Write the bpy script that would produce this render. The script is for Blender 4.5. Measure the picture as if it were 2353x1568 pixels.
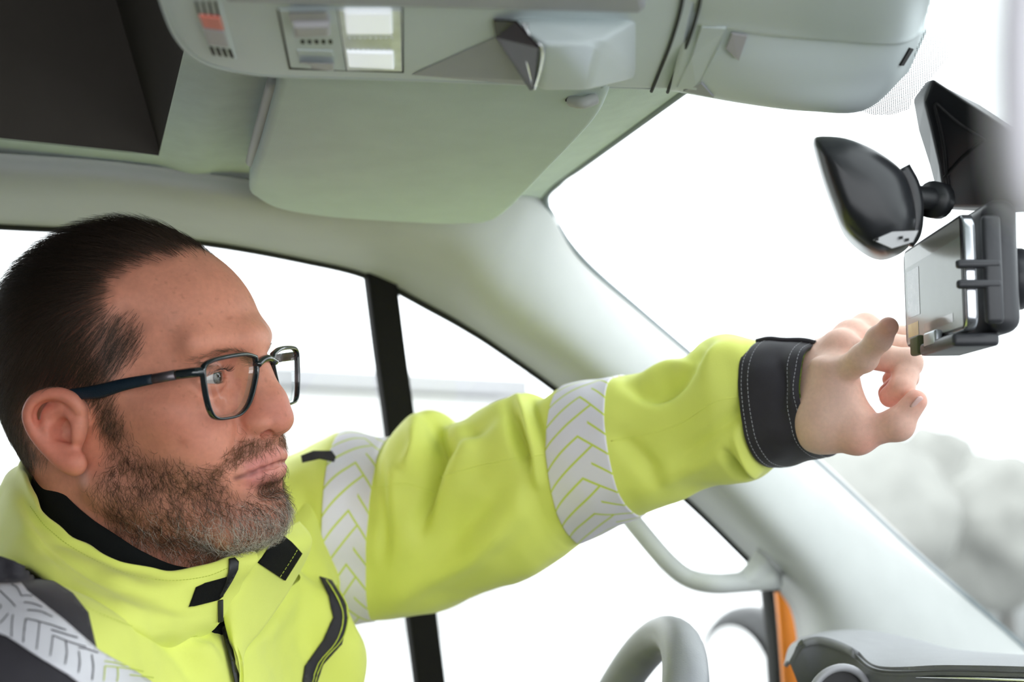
import bpy, bmesh, math, random
import numpy as np
from mathutils import Vector, Matrix
from mathutils.bvhtree import BVHTree

for _o in list(bpy.data.objects):
    bpy.data.objects.remove(_o, do_unlink=True)
random.seed(7)
RNG = np.random.default_rng(7)
SC = bpy.context.scene
COL = SC.collection

# ---------------------------------------------------------------- camera
# axes: X = the van's forward direction, Y = towards the driver's door, Z = up; the camera stands at the origin
FPX, TH, PS = 2770.0, math.radians(9.55), math.radians(20.06)
cam = bpy.data.cameras.new('camera')
cam.sensor_fit = 'HORIZONTAL'
cam.sensor_width = 36.0
cam.lens = FPX / 2353.0 * 36.0
cam.clip_start = 0.02
cam.clip_end = 400
cam.dof.use_dof = True
cam.dof.focus_distance = 0.885
cam.dof.aperture_fstop = 4.2
cam.dof.aperture_blades = 0
camo = bpy.data.objects.new('camera', cam)
camo.rotation_euler = (math.pi / 2 + TH, 0, -PS)
COL.objects.link(camo)
SC.camera = camo

# ---------------------------------------------------------------- sky light and exposure
SKY = 4.3
w = bpy.data.worlds.new('overcast_sky')
SC.world = w
w.use_nodes = True
bg = w.node_tree.nodes['Background']
bg.inputs[0].default_value = (0.93, 0.965, 1.0, 1)
bg.inputs[1].default_value = SKY
SC.view_settings.view_transform = 'Standard'
SC.view_settings.look = 'None'
SC.view_settings.gamma = 1.0
SC.view_settings.use_curve_mapping = False
SC.view_settings.exposure = 0.0
SC.cycles.max_bounces = 8
SC.cycles.diffuse_bounces = 5
SC.cycles.transparent_max_bounces = 24
SC.cycles.use_denoising = True

# ---------------------------------------------------------------- camera geometry helpers (photograph taken as 2353 x 1568)
C_F = np.array([math.sin(PS) * math.cos(TH), math.cos(PS) * math.cos(TH), math.sin(TH)])
C_R = np.array([math.cos(PS), -math.sin(PS), 0.0])
C_U = np.cross(C_R, C_F)

def ray(px, py):
    return C_F + C_R * (px - 1176.5) / FPX + C_U * (784.0 - py) / FPX

def PD(px, py, d):
    return ray(px, py) * d

def PY(px, py, Y):
    r = ray(px, py)
    return r * (Y / r[1])

def PZ(px, py, z):
    r = ray(px, py)
    return r * (z / r[2])

def proj(p):
    p = np.atleast_2d(p)
    d = p @ C_F
    return np.c_[1176.5 + FPX * (p @ C_R) / d, 784 - FPX * (p @ C_U) / d, d]

# ---------------------------------------------------------------- materials
MATS = {}

def srgb(r, g, b):
    f = lambda c: (c / 255 / 12.92) if c / 255 <= 0.04045 else ((c / 255 + 0.055) / 1.055) ** 2.4
    return (f(r), f(g), f(b))

def mat(name, col, rough=0.6, metal=0.0, var=0.0, vscale=40.0, bump=0.0, bscale=400.0, spec=0.5, sheen=0.0, coat=0.0,
        sss=0.0, emit=None, estr=0.0, attr=None, dist=0.001):
    m = bpy.data.materials.new(name)
    m.use_nodes = True
    nt = m.node_tree
    b = nt.nodes['Principled BSDF']
    c = (*col, 1)
    b.inputs['Base Color'].default_value = c
    b.inputs['Roughness'].default_value = rough
    b.inputs['Metallic'].default_value = metal
    b.inputs['Specular IOR Level'].default_value = spec
    b.inputs['Sheen Weight'].default_value = sheen
    b.inputs['Coat Weight'].default_value = coat
    if sss:
        b.inputs['Subsurface Weight'].default_value = sss
        b.inputs['Subsurface Radius'].default_value = (0.006, 0.0022, 0.0012)
        b.inputs['Subsurface Scale'].default_value = 1.0
    if emit is not None:
        b.inputs['Emission Color'].default_value = (*emit, 1)
        b.inputs['Emission Strength'].default_value = estr
    tc = nt.nodes.new('ShaderNodeTexCoord')
    src = None
    if attr:
        a = nt.nodes.new('ShaderNodeAttribute')
        a.attribute_name = attr
        src = a.outputs['Color']
    if var > 0:
        n = nt.nodes.new('ShaderNodeTexNoise')
        n.inputs['Scale'].default_value = vscale
        n.inputs['Detail'].default_value = 5
        nt.links.new(tc.outputs['Object'], n.inputs['Vector'])
        mr = nt.nodes.new('ShaderNodeMapRange')
        mr.inputs['From Min'].default_value = 0.3
        mr.inputs['From Max'].default_value = 0.7
        mr.inputs['To Min'].default_value = 1 - var
        mr.inputs['To Max'].default_value = 1 + var
        nt.links.new(n.outputs['Fac'], mr.inputs['Value'])
        mx = nt.nodes.new('ShaderNodeVectorMath')
        mx.operation = 'SCALE'
        if src is not None:
            nt.links.new(src, mx.inputs[0])
        else:
            mx.inputs[0].default_value = col
        nt.links.new(mr.outputs[0], mx.inputs['Scale'])
        src = mx.outputs[0]
    if src is not None:
        nt.links.new(src, b.inputs['Base Color'])
    if bump > 0:
        n = nt.nodes.new('ShaderNodeTexNoise')
        n.inputs['Scale'].default_value = bscale
        n.inputs['Detail'].default_value = 4
        nt.links.new(tc.outputs['Object'], n.inputs['Vector'])
        bp = nt.nodes.new('ShaderNodeBump')
        bp.inputs['Strength'].default_value = bump
        bp.inputs['Distance'].default_value = dist
        nt.links.new(n.outputs['Fac'], bp.inputs['Height'])
        nt.links.new(bp.outputs[0], b.inputs['Normal'])
    MATS[name] = m
    return m

def glassmat(name, tint=(1, 1, 1), refl=0.06, rough=0.0):
    """thin pane: mostly clear, with a Fresnel reflection"""
    m = bpy.data.materials.new(name)
    m.use_nodes = True
    nt = m.node_tree
    nt.nodes.remove(nt.nodes['Principled BSDF'])
    out = nt.nodes['Material Output']
    tr = nt.nodes.new('ShaderNodeBsdfTransparent')
    tr.inputs[0].default_value = (*tint, 1)
    gl = nt.nodes.new('ShaderNodeBsdfGlossy')
    gl.inputs['Roughness'].default_value = rough
    fr = nt.nodes.new('ShaderNodeLayerWeight')
    fr.inputs['Blend'].default_value = 0.5
    pw = nt.nodes.new('ShaderNodeMath')
    pw.operation = 'POWER'
    pw.inputs[1].default_value = 5.0
    nt.links.new(fr.outputs['Facing'], pw.inputs[0])
    mu = nt.nodes.new('ShaderNodeMath')
    mu.operation = 'MULTIPLY_ADD'
    mu.inputs[1].default_value = 1.0 - refl
    mu.inputs[2].default_value = refl
    mu.use_clamp = True
    nt.links.new(pw.outputs[0], mu.inputs[0])
    mix = nt.nodes.new('ShaderNodeMixShader')
    nt.links.new(mu.outputs[0], mix.inputs[0])
    nt.links.new(tr.outputs[0], mix.inputs[1])
    nt.links.new(gl.outputs[0], mix.inputs[2])
    nt.links.new(mix.outputs[0], out.inputs[0])
    MATS[name] = m
    return m

# ---------------------------------------------------------------- object helpers
def tag(o, label=None, cat=None, group=None, kind=None):
    if label: o['label'] = label
    if cat: o['category'] = cat
    if group: o['group'] = group
    if kind: o['kind'] = kind
    return o

def empty(name, loc=(0, 0, 0), label=None, cat=None, group=None):
    o = bpy.data.objects.new(name, None)
    o.empty_display_size = 0.05
    o.location = loc
    COL.objects.link(o)
    return tag(o, label, cat, group)

def setparent(o, parent):
    if parent is not None:
        bpy.context.view_layer.update()
        o.parent = parent
        o.matrix_parent_inverse = parent.matrix_world.inverted()
    return o

def mesh(name, V, Fc, m=None, parent=None, smooth=True, label=None, cat=None, kind=None, group=None):
    me = bpy.data.meshes.new(name)
    V = np.asarray(V, dtype=np.float64)
    if isinstance(Fc, np.ndarray):
        k = Fc.shape[1]
        me.vertices.add(len(V))
        me.vertices.foreach_set('co', V.astype(np.float32).ravel())
        me.loops.add(Fc.size)
        me.loops.foreach_set('vertex_index', Fc.astype(np.int32).ravel())
        me.polygons.add(len(Fc))
        me.polygons.foreach_set('loop_start', np.arange(0, Fc.size, k, dtype=np.int32))
        me.update(calc_edges=True)
        me.validate()
    else:
        me.from_pydata([tuple(v) for v in V], [], [list(map(int, f)) for f in Fc])
        me.update()
    if smooth:
        me.polygons.foreach_set('use_smooth', [True] * len(me.polygons))
    if m is not None:
        me.materials.append(m if not isinstance(m, str) else MATS[m])
    o = bpy.data.objects.new(name, me)
    COL.objects.link(o)
    setparent(o, parent)
    return tag(o, label, cat, group, kind)

def from_bm(name, bm, m=None, parent=None, smooth=False, **kw):
    me = bpy.data.meshes.new(name)
    bm.to_mesh(me)
    bm.free()
    if smooth:
        me.polygons.foreach_set('use_smooth', [True] * len(me.polygons))
    if m is not None:
        me.materials.append(m if not isinstance(m, str) else MATS[m])
    o = bpy.data.objects.new(name, me)
    COL.objects.link(o)
    setparent(o, parent)
    return tag(o, **kw)

def mod_bevel(o, width, seg=3, angle=0.6):
    md = o.modifiers.new('bevel', 'BEVEL')
    md.width = width
    md.segments = seg
    md.limit_method = 'ANGLE'
    md.angle_limit = angle
    md.harden_normals = False
    return o

def mod_solid(o, t, offset=-1):
    md = o.modifiers.new('thickness', 'SOLIDIFY')
    md.thickness = t
    md.offset = offset
    return o

def mod_sub(o, lv=1):
    md = o.modifiers.new('subdivision', 'SUBSURF')
    md.levels = lv
    md.render_levels = lv
    return o

def cr(points, n):
    """Catmull-Rom resample of a polyline at n points"""
    p = np.asarray(points, float)
    if len(p) == 2:
        t = np.linspace(0, 1, n)[:, None]
        return p[0] * (1 - t) + p[1] * t
    q = np.vstack([2 * p[0] - p[1], p, 2 * p[-1] - p[-2]])
    t = np.linspace(0, len(p) - 1 - 1e-9, n)
    i = t.astype(int)
    f = (t - i)[:, None]
    a, b, c, d = q[i], q[i + 1], q[i + 2], q[i + 3]
    return 0.5 * (2 * b + (c - a) * f + (2 * a - 5 * b + 4 * c - d) * f ** 2 + (3 * b - a - 3 * c + d) * f ** 3)

def grid_faces(n, k, wrap=False):
    i, j = np.meshgrid(np.arange(n - 1), np.arange(k if wrap else k - 1), indexing='ij')
    j2 = (j + 1) % k
    return np.stack([i * k + j, i * k + j2, (i + 1) * k + j2, (i + 1) * k + j], -1).reshape(-1, 4)

def loft(name, rows, n, k, m, parent=None, thick=0.0, flip=False, **kw):
    """surface through polylines (rows all with the same number of stations)"""
    R = np.array(rows, float)                      # rows x stations x 3
    A = np.array([cr(r, n) for r in R])            # rows x n
    B = np.array([cr(A[:, i], k) for i in range(n)])   # n x k x 3
    Fc = grid_faces(n, k)
    if flip: Fc = Fc[:, ::-1]
    o = mesh(name, B.reshape(-1, 3), Fc, m, parent, **kw)
    if thick: mod_solid(o, thick)
    return o

def tube(name, pts, r, m, parent=None, seg=12, n=None, caps=True, squash=None, **kw):
    P = np.asarray(pts, float)
    rr = np.full(len(P), r) if np.isscalar(r) else np.asarray(r, float)
    if n:
        P2 = cr(P, n)
        rr = cr(rr[:, None], n)[:, 0]
        P = P2
    T = np.gradient(P, axis=0)
    T /= np.linalg.norm(T, axis=1)[:, None] + 1e-12
    a = np.array([0, 0, 1.0]) if abs(T[0][2]) < 0.9 else np.array([1.0, 0, 0])
    V = []
    N = np.cross(T[0], a); N /= np.linalg.norm(N)
    ang = np.linspace(0, 2 * np.pi, seg, endpoint=False)
    for i in range(len(P)):
        N = N - T[i] * (N @ T[i]); N /= np.linalg.norm(N)
        B = np.cross(T[i], N)
        sx, sy = (1, 1) if squash is None else squash
        V.append(P[i] + rr[i] * (sx * np.cos(ang)[:, None] * N + sy * np.sin(ang)[:, None] * B))
    V = np.array(V).reshape(-1, 3)
    Fc = [list(f) for f in grid_faces(len(P), seg, True)]
    if caps:
        Fc.append(list(range(seg))[::-1])
        Fc.append([len(V) - seg + i for i in range(seg)])
    return mesh(name, V, Fc, m, parent, **kw)

def frame(o, x, y, z):
    """4x4 from origin and three axis vectors"""
    M = Matrix.Identity(4)
    for c, v in enumerate((x, y, z)):
        for r in range(3): M[r][c] = float(v[r])
    for r in range(3): M[r][3] = float(o[r])
    return M

def unit(v):
    v = np.asarray(v, float)
    return v / np.linalg.norm(v)

def box(name, M, size, m, parent=None, bevel=0.002, seg=3, **kw):
    bm = bmesh.new()
    bmesh.ops.create_cube(bm, size=1.0)
    bmesh.ops.scale(bm, vec=size, verts=bm.verts)
    if bevel:
        bmesh.ops.bevel(bm, geom=bm.edges[:], offset=bevel, segments=seg, affect='EDGES', profile=0.5)
    bmesh.ops.transform(bm, matrix=M if isinstance(M, Matrix) else Matrix.Translation(M), verts=bm.verts)
    o = from_bm(name, bm, m, parent, smooth=True, **kw)
    return o

def prism(name, poly, M, depth, m, parent=None, bevel=0.0, seg=3, smooth=False, **kw):
    """polygon (2D list) in the XY plane of frame M, extruded along -Z by depth"""
    bm = bmesh.new()
    vs = [bm.verts.new((p[0], p[1], 0)) for p in poly]
    f = bm.faces.new(vs)
    bm.normal_update()
    if f.normal.z < 0:
        bmesh.ops.reverse_faces(bm, faces=[f])
    r = bmesh.ops.extrude_face_region(bm, geom=[f])
    ev = [e for e in r['geom'] if isinstance(e, bmesh.types.BMVert)]
    bmesh.ops.translate(bm, vec=(0, 0, -depth), verts=ev)
    bmesh.ops.recalc_face_normals(bm, faces=bm.faces)
    if bevel:
        es = [e for e in bm.edges if abs(e.verts[0].co.z - e.verts[1].co.z) < depth * 0.5]
        bmesh.ops.bevel(bm, geom=es, offset=bevel, segments=seg, affect='EDGES', profile=0.5)
    bmesh.ops.transform(bm, matrix=M, verts=bm.verts)
    bmesh.ops.recalc_face_normals(bm, faces=bm.faces)
    return from_bm(name, bm, m, parent, smooth=smooth, **kw)

def rrect(w, h, r, n=6, cx=0, cy=0):
    out = []
    for sx, sy, a0 in ((1, 1, 0), (-1, 1, 90), (-1, -1, 180), (1, -1, 270)):
        for i in range(n + 1):
            a = math.radians(a0 + 90 * i / n)
            out.append((cx + sx * (w / 2 - r) + r * math.cos(a), cy + sy * (h / 2 - r) + r * math.sin(a)))
    return out
# ================================================================= the van's cab
mat('headliner', (0.62, 0.71, 0.67), 0.85, var=0.04, vscale=60, bump=0.25, bscale=900, spec=0.2)
mat('trim', (0.465, 0.48, 0.465), 0.55, var=0.03, vscale=20, bump=0.12, bscale=1200, spec=0.35)
mat('visor_cloth', (0.62, 0.72, 0.68), 0.8, var=0.03, vscale=30, bump=0.2, bscale=1400, spec=0.2)
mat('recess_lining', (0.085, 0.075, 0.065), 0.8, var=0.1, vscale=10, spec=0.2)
mat('rubber', (0.012, 0.012, 0.011), 0.6, spec=0.3, var=0.1)
mat('black_plastic', (0.016, 0.017, 0.019), 0.42, spec=0.5, var=0.06, bump=0.06, bscale=900)
mat('orange_paint', (0.75, 0.22, 0.005), 0.4, coat=0.4, var=0.03)
mat('dash', (0.20, 0.205, 0.215), 0.5, var=0.05, vscale=60, bump=0.3, bscale=700, spec=0.5)
mat('dark_plastic', (0.05, 0.048, 0.05), 0.5, var=0.08, bump=0.1)
mat('leather', (0.26, 0.27, 0.285), 0.42, var=0.06, bump=0.2, bscale=600)
mat('grey_cloth', (0.06, 0.06, 0.065), 0.9, var=0.15, bump=0.3)
mat('chrome', (0.75, 0.77, 0.78), 0.18, metal=1.0, var=0.02)
glassmat('window_glass', (0.80, 0.82, 0.81), 0.05)
glassmat('windscreen_glass', (0.60, 0.63, 0.625), 0.05)

# --- headliner with the opening of the overhead storage tray
HZ = 0.335
def ceil_z(X, Y):
    z = np.full_like(X, HZ)
    z = z + 0.03 * np.clip((X - 0.345) / 0.11, 0, 1) ** 1.3          # rises to the windscreen header
    z = z + 0.006 * np.exp(-((X - 0.088) / 0.022) ** 2) * -1          # soft roll of the cross beam
    z = z - 0.022 * np.clip((Y - 1.1) / 0.15, 0, 1) ** 1.5
    return z
RX, RY0, RY1 = 0.057, 0.0, 1.055
xs = np.unique(np.r_[np.linspace(-0.75, RX, 34), np.linspace(RX, 0.452, 50)])
ys = np.unique(np.r_[np.linspace(-0.38, RY0, 8), np.linspace(RY0, RY1, 36), np.linspace(RY1, 1.115, 10), np.linspace(1.115, 1.19, 6)])
XX, YY = np.meshgrid(xs, ys, indexing='ij')
V = np.stack([XX, YY, ceil_z(XX, YY)], -1).reshape(-1, 3)
Fc = grid_faces(len(xs), len(ys))
cen = V[Fc].mean(1)
keep = ~((cen[:, 0] < RX) & (cen[:, 0] > -0.62) & (cen[:, 1] > RY0) & (cen[:, 1] < RY1)) & ((cen[:, 1] < 1.115) | (cen[:, 0] > 0.30))
ceiling = mesh('ceiling', V, Fc[keep], 'headliner', kind='structure', label='pale grey-green fabric headliner over the cab', cat='ceiling')
# dark storage tray above the opening
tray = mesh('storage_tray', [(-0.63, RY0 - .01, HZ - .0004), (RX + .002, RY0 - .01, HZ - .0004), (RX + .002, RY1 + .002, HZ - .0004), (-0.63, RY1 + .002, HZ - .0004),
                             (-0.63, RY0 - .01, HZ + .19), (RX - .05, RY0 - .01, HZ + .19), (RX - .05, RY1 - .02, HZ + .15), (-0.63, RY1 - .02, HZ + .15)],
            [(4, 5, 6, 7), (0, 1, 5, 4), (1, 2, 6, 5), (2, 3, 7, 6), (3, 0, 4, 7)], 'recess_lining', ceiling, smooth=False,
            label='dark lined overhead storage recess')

# --- roof rail, A-pillar: one lofted trim surface
ST = [((-250, 492, 1.25), (-250, 402, 1.105), (-250, 330, 1.085)), ((0, 510, 1.25), (0, 418, 1.105), (0, 350, 1.085)),
      ((250, 524, 1.25), (250, 432, 1.105), (250, 368, 1.085)), ((500, 553, 1.255), (480, 462, 1.105), (500, 400, 1.085)),
      ((700, 590, 1.265), (700, 500, 1.11), (700, 430, 1.085)), ((850, 628, 1.27), (880, 528, 1.12), (900, 440, 1.085)),
      ((1000, 705, 1.28), (1020, 570, 1.135), (1080, 448, 1.09)), ((1080, 750, 1.287), (1110, 645, 1.15), (1195, 448, 1.12)),
      ((1150, 795, 1.295), (1180, 702, 1.165), (1253, 470, 1.16)), ((1290, 895, 1.31), (1290, 785, 1.18), (1330, 590, 1.20)),
      ((1450, 1025, 1.33), (1440, 905, 1.195), (1480, 725, 1.235)), ((1600, 1160, 1.35), (1600, 1040, 1.21), (1680, 895, 1.26)),
      ((1700, 1258, 1.36), (1730, 1165, 1.22), (1880, 1065, 1.28)), ((1790, 1350, 1.37), (1850, 1290, 1.23), (2100, 1270, 1.29)),
      ((1832, 1430, 1.375), (1950, 1430, 1.24), (2353, 1490, 1.305)), ((1848, 1620, 1.38), (2010, 1620, 1.25), (2560, 1690, 1.31))]
rowA = [PY(*s[0]) for s in ST]; rowB = [PY(*s[1]) for s in ST]; rowC = [PY(*s[2]) for s in ST]
for _r in (rowA, rowB, rowC): _r.insert(0, _r[0] + np.array([-0.60, 0, -0.004]))      # on to the pillar behind the seats
trimo = loft('trim_1', [rowA, rowB, rowC], 160, 24, 'trim', thick=0.004, kind='structure',
             label='pale grey roof rail and windscreen pillar trim on the driver side', cat='pillar trim')
# windscreen glass seal line
WE = [s[2] for s in ST[8:]]
we = [np.array([0.4535, y, 0.3665]) for y in (0.30, 0.5, 0.7, 0.85, 0.95, 1.05, 1.10)] + [PY(*p) for p in WE]
tube('windscreen_seal', [p - unit(p) * 0.004 for p in we], 0.0045, mat('seal_grey', (0.19, 0.225, 0.235), 0.5, var=0.05), trimo, seg=8, n=120)
# black door seal
tube('door_seal', rowA[:15], 0.0085, 'rubber', trimo, seg=10, n=140)

# --- driver door: window frame, quarter-glass divider, glass
door = empty('door_1', (0.2, 1.38, -0.6))
tag(door, 'driver door with black window divider bar and bright side windows', 'door', kind='structure')
dv = [(868, 600, 1.285), (893, 800, 1.305), (920, 1000, 1.325), (955, 1320, 1.355), (990, 1600, 1.385)]
bars = [PY(*p) - np.array([0, 0.02, 0]) * 0 for p in dv]
bars = [b * ((b[1] - 0.02) / b[1]) for b in bars]
dirx = np.array([1.0, 0, 0])
rows = []
for off in (-0.0155, 0.0155):
    rows.append([b + dirx * off + np.array([0, 0, 0]) for b in bars])
bm = bmesh.new()
sec = [(-0.0165, -0.012), (0.0165, -0.012), (0.0165, 0.012), (-0.0165, 0.012)]
rings = []
for b in cr(bars, 24):
    rings.append([bm.verts.new((b[0] + s[0], b[1] + s[1], b[2])) for s in sec])
for a, b in zip(rings[:-1], rings[1:]):
    for i in range(4):
        bm.faces.new((a[i], a[(i + 1) % 4], b[(i + 1) % 4], b[i]))
bm.faces.new(rings[0]); bm.faces.new(rings[-1][::-1])
bmesh.ops.recalc_face_normals(bm, faces=bm.faces)
mod_bevel(from_bm('divider_bar', bm, mat('bar_black', (0.006, 0.0055, 0.0045), 0.75, spec=0.2, var=0.1), door), 0.003)
# panes: a shallow sheet behind the seal
def pane(name, pts, parent, m='window_glass'):
    o = mesh(name, pts, [list(range(len(pts)))], m, parent, smooth=False)
    return o
off = np.array([0, 0.004, 0])
topA = [rowA[i] + off for i in range(0, 7)]
pane('pane', [p for p in topA] + [PY(990, 1640, 1.395), np.array([rowA[0][0], 1.395, PY(990, 1640, 1.395)[2]])], door)
pane('pane', [rowA[i] + off for i in range(6, 15)] + [PY(1815, 1640, 1.395), PY(990, 1640, 1.395)], door)
# lower door below the belt line (hidden behind the driver)
box('door_panel', (0.15, 1.40, -0.72), (1.5, 0.06, 0.8), mat('door_trim', (0.14, 0.14, 0.145), 0.6, var=0.05), door, bevel=0.01)
# black front strip of the quarter window and the orange painted body beyond it
tube('quarter_window_strip', [PY(1762, 1345, 1.385), PY(1772, 1450, 1.395), PY(1785, 1640, 1.40)], 0.011, 'rubber', door, seg=8, n=12, squash=(1.2, 0.6))
fender = loft('orange_body_panel', [[PY(1775, 1330, 1.43), PY(1785, 1440, 1.44), PY(1800, 1700, 1.46)], [PY(1880, 1345, 1.43), PY(1900, 1440, 1.44), PY(1920, 1700, 1.46)]],
              10, 6, 'orange_paint', thick=0.012, label='orange painted body edge of the van beyond the quarter window', cat='body panel', kind='structure')

# --- windscreen
def WZ(X): return 0.372 - 0.68 * (X - 0.45)
wind = mesh('window_1', [(0.452, -0.35, WZ(.452)), (0.452, 1.16, WZ(.452)), (1.20, 1.31, WZ(1.20)), (1.20, -0.45, WZ(1.20))], [(0, 1, 2, 3)], 'windscreen_glass', smooth=False,
            kind='structure', label='large bright windscreen sloping away in front of the driver', cat='window')

# --- bulkhead behind the seats, floor, dashboard base
box('wall_rear', (-0.78, 0.5, -0.4), (0.04, 1.75, 1.5), mat('bulkhead', (0.12, 0.12, 0.12), 0.7, var=0.05), bevel=0.004, kind='structure', label='dark bulkhead wall behind the seats', cat='wall')
box('floor', (0.3, 0.5, -1.2), (2.2, 1.85, 0.05), mat('floor_mat', (0.05, 0.05, 0.05), 0.9, var=0.1, bump=0.2), bevel=0.004, kind='structure', label='dark rubber cab floor', cat='floor')

# --- passenger side (beside and behind the camera): door with its window opening
pd = empty('door_2', (0.1, -0.40, -0.7))
tag(pd, 'passenger door beside the camera', 'door', kind='structure')
box('door_panel', (0.15, -0.42, -0.78), (1.9, 0.05, 0.86), MATS['door_trim'], pd, bevel=0.01)
box('window_rail', (-0.1, -0.40, 0.33), (1.3, 0.05, 0.10), 'trim', pd, bevel=0.01)
box('rear_post', (-0.66, -0.41, 0.1), (0.20, 0.05, 0.5), 'trim', pd, bevel=0.01)

# --- outer roof skin over the headliner
mat('van_paint', (0.75, 0.22, 0.005), 0.35, coat=0.4, var=0.03)
rf = mesh('roof', [(-0.85, -0.46, .56), (0.30, -0.46, .56), (0.30, 1.27, .56), (-0.85, 1.27, .56), (-0.85, -0.47, .34), (0.452, -0.47, .39), (0.452, 1.17, .39), (-0.85, 1.275, .335), (0.28, 1.275, .335)],
          [(0, 1, 2, 3), (0, 4, 5, 1), (1, 5, 6, 2), (2, 6, 8, 7, 3), (0, 3, 7, 4)], 'van_paint', smooth=False, kind='structure', label='orange outer roof of the van', cat='roof')
box('trim_2', (-0.70, 1.33, -0.40), (0.14, 0.08, 1.46), 'trim', bevel=0.02, kind='structure', label='pale pillar trim behind the driver door', cat='pillar trim')
# ================================================================= overhead console, sun visor, grab handle
mat('console', (0.64, 0.71, 0.71), 0.5, var=0.02, vscale=15, bump=0.1, bscale=1500, spec=0.4)
mat('console_dark', (0.42, 0.43, 0.455), 0.55, var=0.03, spec=0.4)
mat('switch_grey', (0.44, 0.43, 0.44), 0.45, var=0.02)
mat('lens_white', (0.80, 0.83, 0.86), 0.2, spec=0.6, var=0.04, vscale=60, emit=(0.9, 0.95, 1.0), estr=0.45)
mat('lens_clear', (0.84, 0.88, 0.88), 0.15, spec=0.7, var=0.08, vscale=90)
mat('red_button', (0.72, 0.20, 0.15), 0.4, var=0.05)
mat('slot_black', (0.006, 0.006, 0.006), 0.7, var=0.1)
mat('gloss_black', (0.018, 0.014, 0.018), 0.35, spec=0.12, var=0.1)
CA, CB = 0.272, 0.09
def CP(px, py, dz=0.0):
    r = ray(px, py)
    return r * ((CA + dz) / (r[2] - CB * r[0]))
cN = unit((CB, 0, -1.0))                      # down out of the console face
def cface(name, poly, up, down, m, parent, bevel=0.0, seg=2, smooth=False, ptop=None, **kw):
    """a piece on the console face: pixel outline at the face, 'down' metres proud of it and 'up' sunk into it"""
    A = np.array([CP(*p, -down) for p in poly])
    B = np.array([CP(*p, up) for p in ptop]) if ptop else A - cN * (up + down)
    bm = bmesh.new()
    va = [bm.verts.new(p) for p in A]; vb = [bm.verts.new(p) for p in B]
    n = len(va)
    fa = bm.faces.new(va); bm.faces.new(vb[::-1])
    for i in range(n): bm.faces.new((va[i], vb[i], vb[(i + 1) % n], va[(i + 1) % n]))
    bmesh.ops.recalc_face_normals(bm, faces=bm.faces)
    if bevel:
        bmesh.ops.bevel(bm, geom=list(fa.edges), offset=bevel, segments=seg, affect='EDGES', profile=0.5)
    return from_bm(name, bm, m, parent, smooth=smooth, **kw)
def q4(x0, y0, x1, y1, sk=0.0, rd=0):
    """pixel rectangle whose lower edge is shifted right by sk per pixel of height"""
    h = y1 - y0
    p = [(x0, y0), (x1, y0 + 2), (x1 + sk * h, y1 + 2), (x0 + sk * h, y1)]
    return p
con = empty('overhead_console', tuple(CP(1000, 100)), 'grey overhead console with switches, map lights and a red button', 'console')
out = [(380, -150), (368, -40), (376, 5), (392, 55), (414, 98), (445, 132), (500, 157), (575, 172), (650, 178), (900, 185), (1200, 196), (1500, 207), (1560, 208), (1640, -150)]
out = [tuple(p[:2]) for p in cr(np.array([(*p, 0) for p in out[1:-1]]), 60)] + [out[-1], out[0]]
cface('body', out, 0.045, 0.0, 'console', con, bevel=0.0045, seg=4, smooth=True)
# proud lip along the far edge
lip_px = [(372, 0), (392, 60), (412, 100), (445, 137), (500, 163), (575, 177), (650, 183), (900, 190), (1200, 201), (1500, 211)]
tube('edge_lip', [CP(*p) - cN * 0.004 for p in lip_px], 0.0026, 'console', con, seg=10, n=80)
# long grip trough along the near side
cface('side_rail', [(560, -60), (1470, -40), (1484, 22), (1470, 34), (690, 14), (520, 8)], 0.01, 0.006, 'console_dark', con, bevel=0.003)
# emergency module
em = cface('call_module', [(440, -12), (500, -14), (543, 138), (488, 131)], 0.002, 0.0012, 'console', con, bevel=0.0006, label='call module with red button and vents')
cface('red_button', [(457, 39), (506, 43), (515, 72), (467, 65)], 0.001, 0.0030, 'red_button', em, bevel=0.0007, label='red button')
cface('grey_button', [(467, 68), (515, 75), (526, 110), (478, 103)], 0.001, 0.0026, 'switch_grey', em, bevel=0.0006)
for i in range(4):
    x = 448 + i * 14.5
    cface('vent_slot', [(x, 3), (x + 6, 3.5), (x + 13, 34 + i), (x + 7, 32 + i)], 0.002, 0.0016, 'slot_black', em)
    x = 481 + i * 14
    cface('vent_slot', [(x, 108 + i * 2), (x + 8, 109 + i * 2), (x + 15, 128 + i * 2), (x + 7, 126 + i * 2)], 0.002, 0.0016, 'slot_black', em)
# switch and map-light panel
sw = cface('switch_panel', [(641, 24), (774, 22), (795, 163), (668, 156)], 0.002, 0.0012, 'console', con, bevel=0.0005, label='switch panel with rockers')
cface('panel_gap', [(636, 22), (926, 20), (928, 168), (664, 160)], 0.003, 0.0004, 'slot_black', sw)
cface('rocker', [(664, 30), (750, 28), (757, 50), (669, 53)], 0.001, 0.0050, 'switch_grey', sw, bevel=0.001, ptop=[(664, 26), (752, 26), (757, 50), (669, 52)])
cface('knob', [(674, 64), (758, 62), (760, 86), (677, 90)], 0.001, 0.0085, 'switch_grey', sw, bevel=0.002)
for i in range(5):
    x = 691 + i * 16
    cface('vent_slot', [(x, 93), (x + 8, 93), (x + 9, 101), (x + 1, 101)], 0.001, 0.0016, 'slot_black', sw)
cface('flat_button', [(682, 116), (764, 118), (768, 132), (685, 130)], 0.001, 0.0020, 'console', sw, bevel=0.0004)
cface('rocker', [(688, 143), (766, 147), (766, 164), (760, 163)], 0.001, 0.0052, 'switch_grey', sw, bevel=0.0008, ptop=[(688, 142), (768, 145), (768, 158), (690, 156)])
ml_ = cface('map_light', [(776, 24), (922, 24), (924, 165), (797, 163)], 0.002, 0.0014, 'lens_clear', con, bevel=0.0005, label='clear map light with two white lenses')
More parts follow.
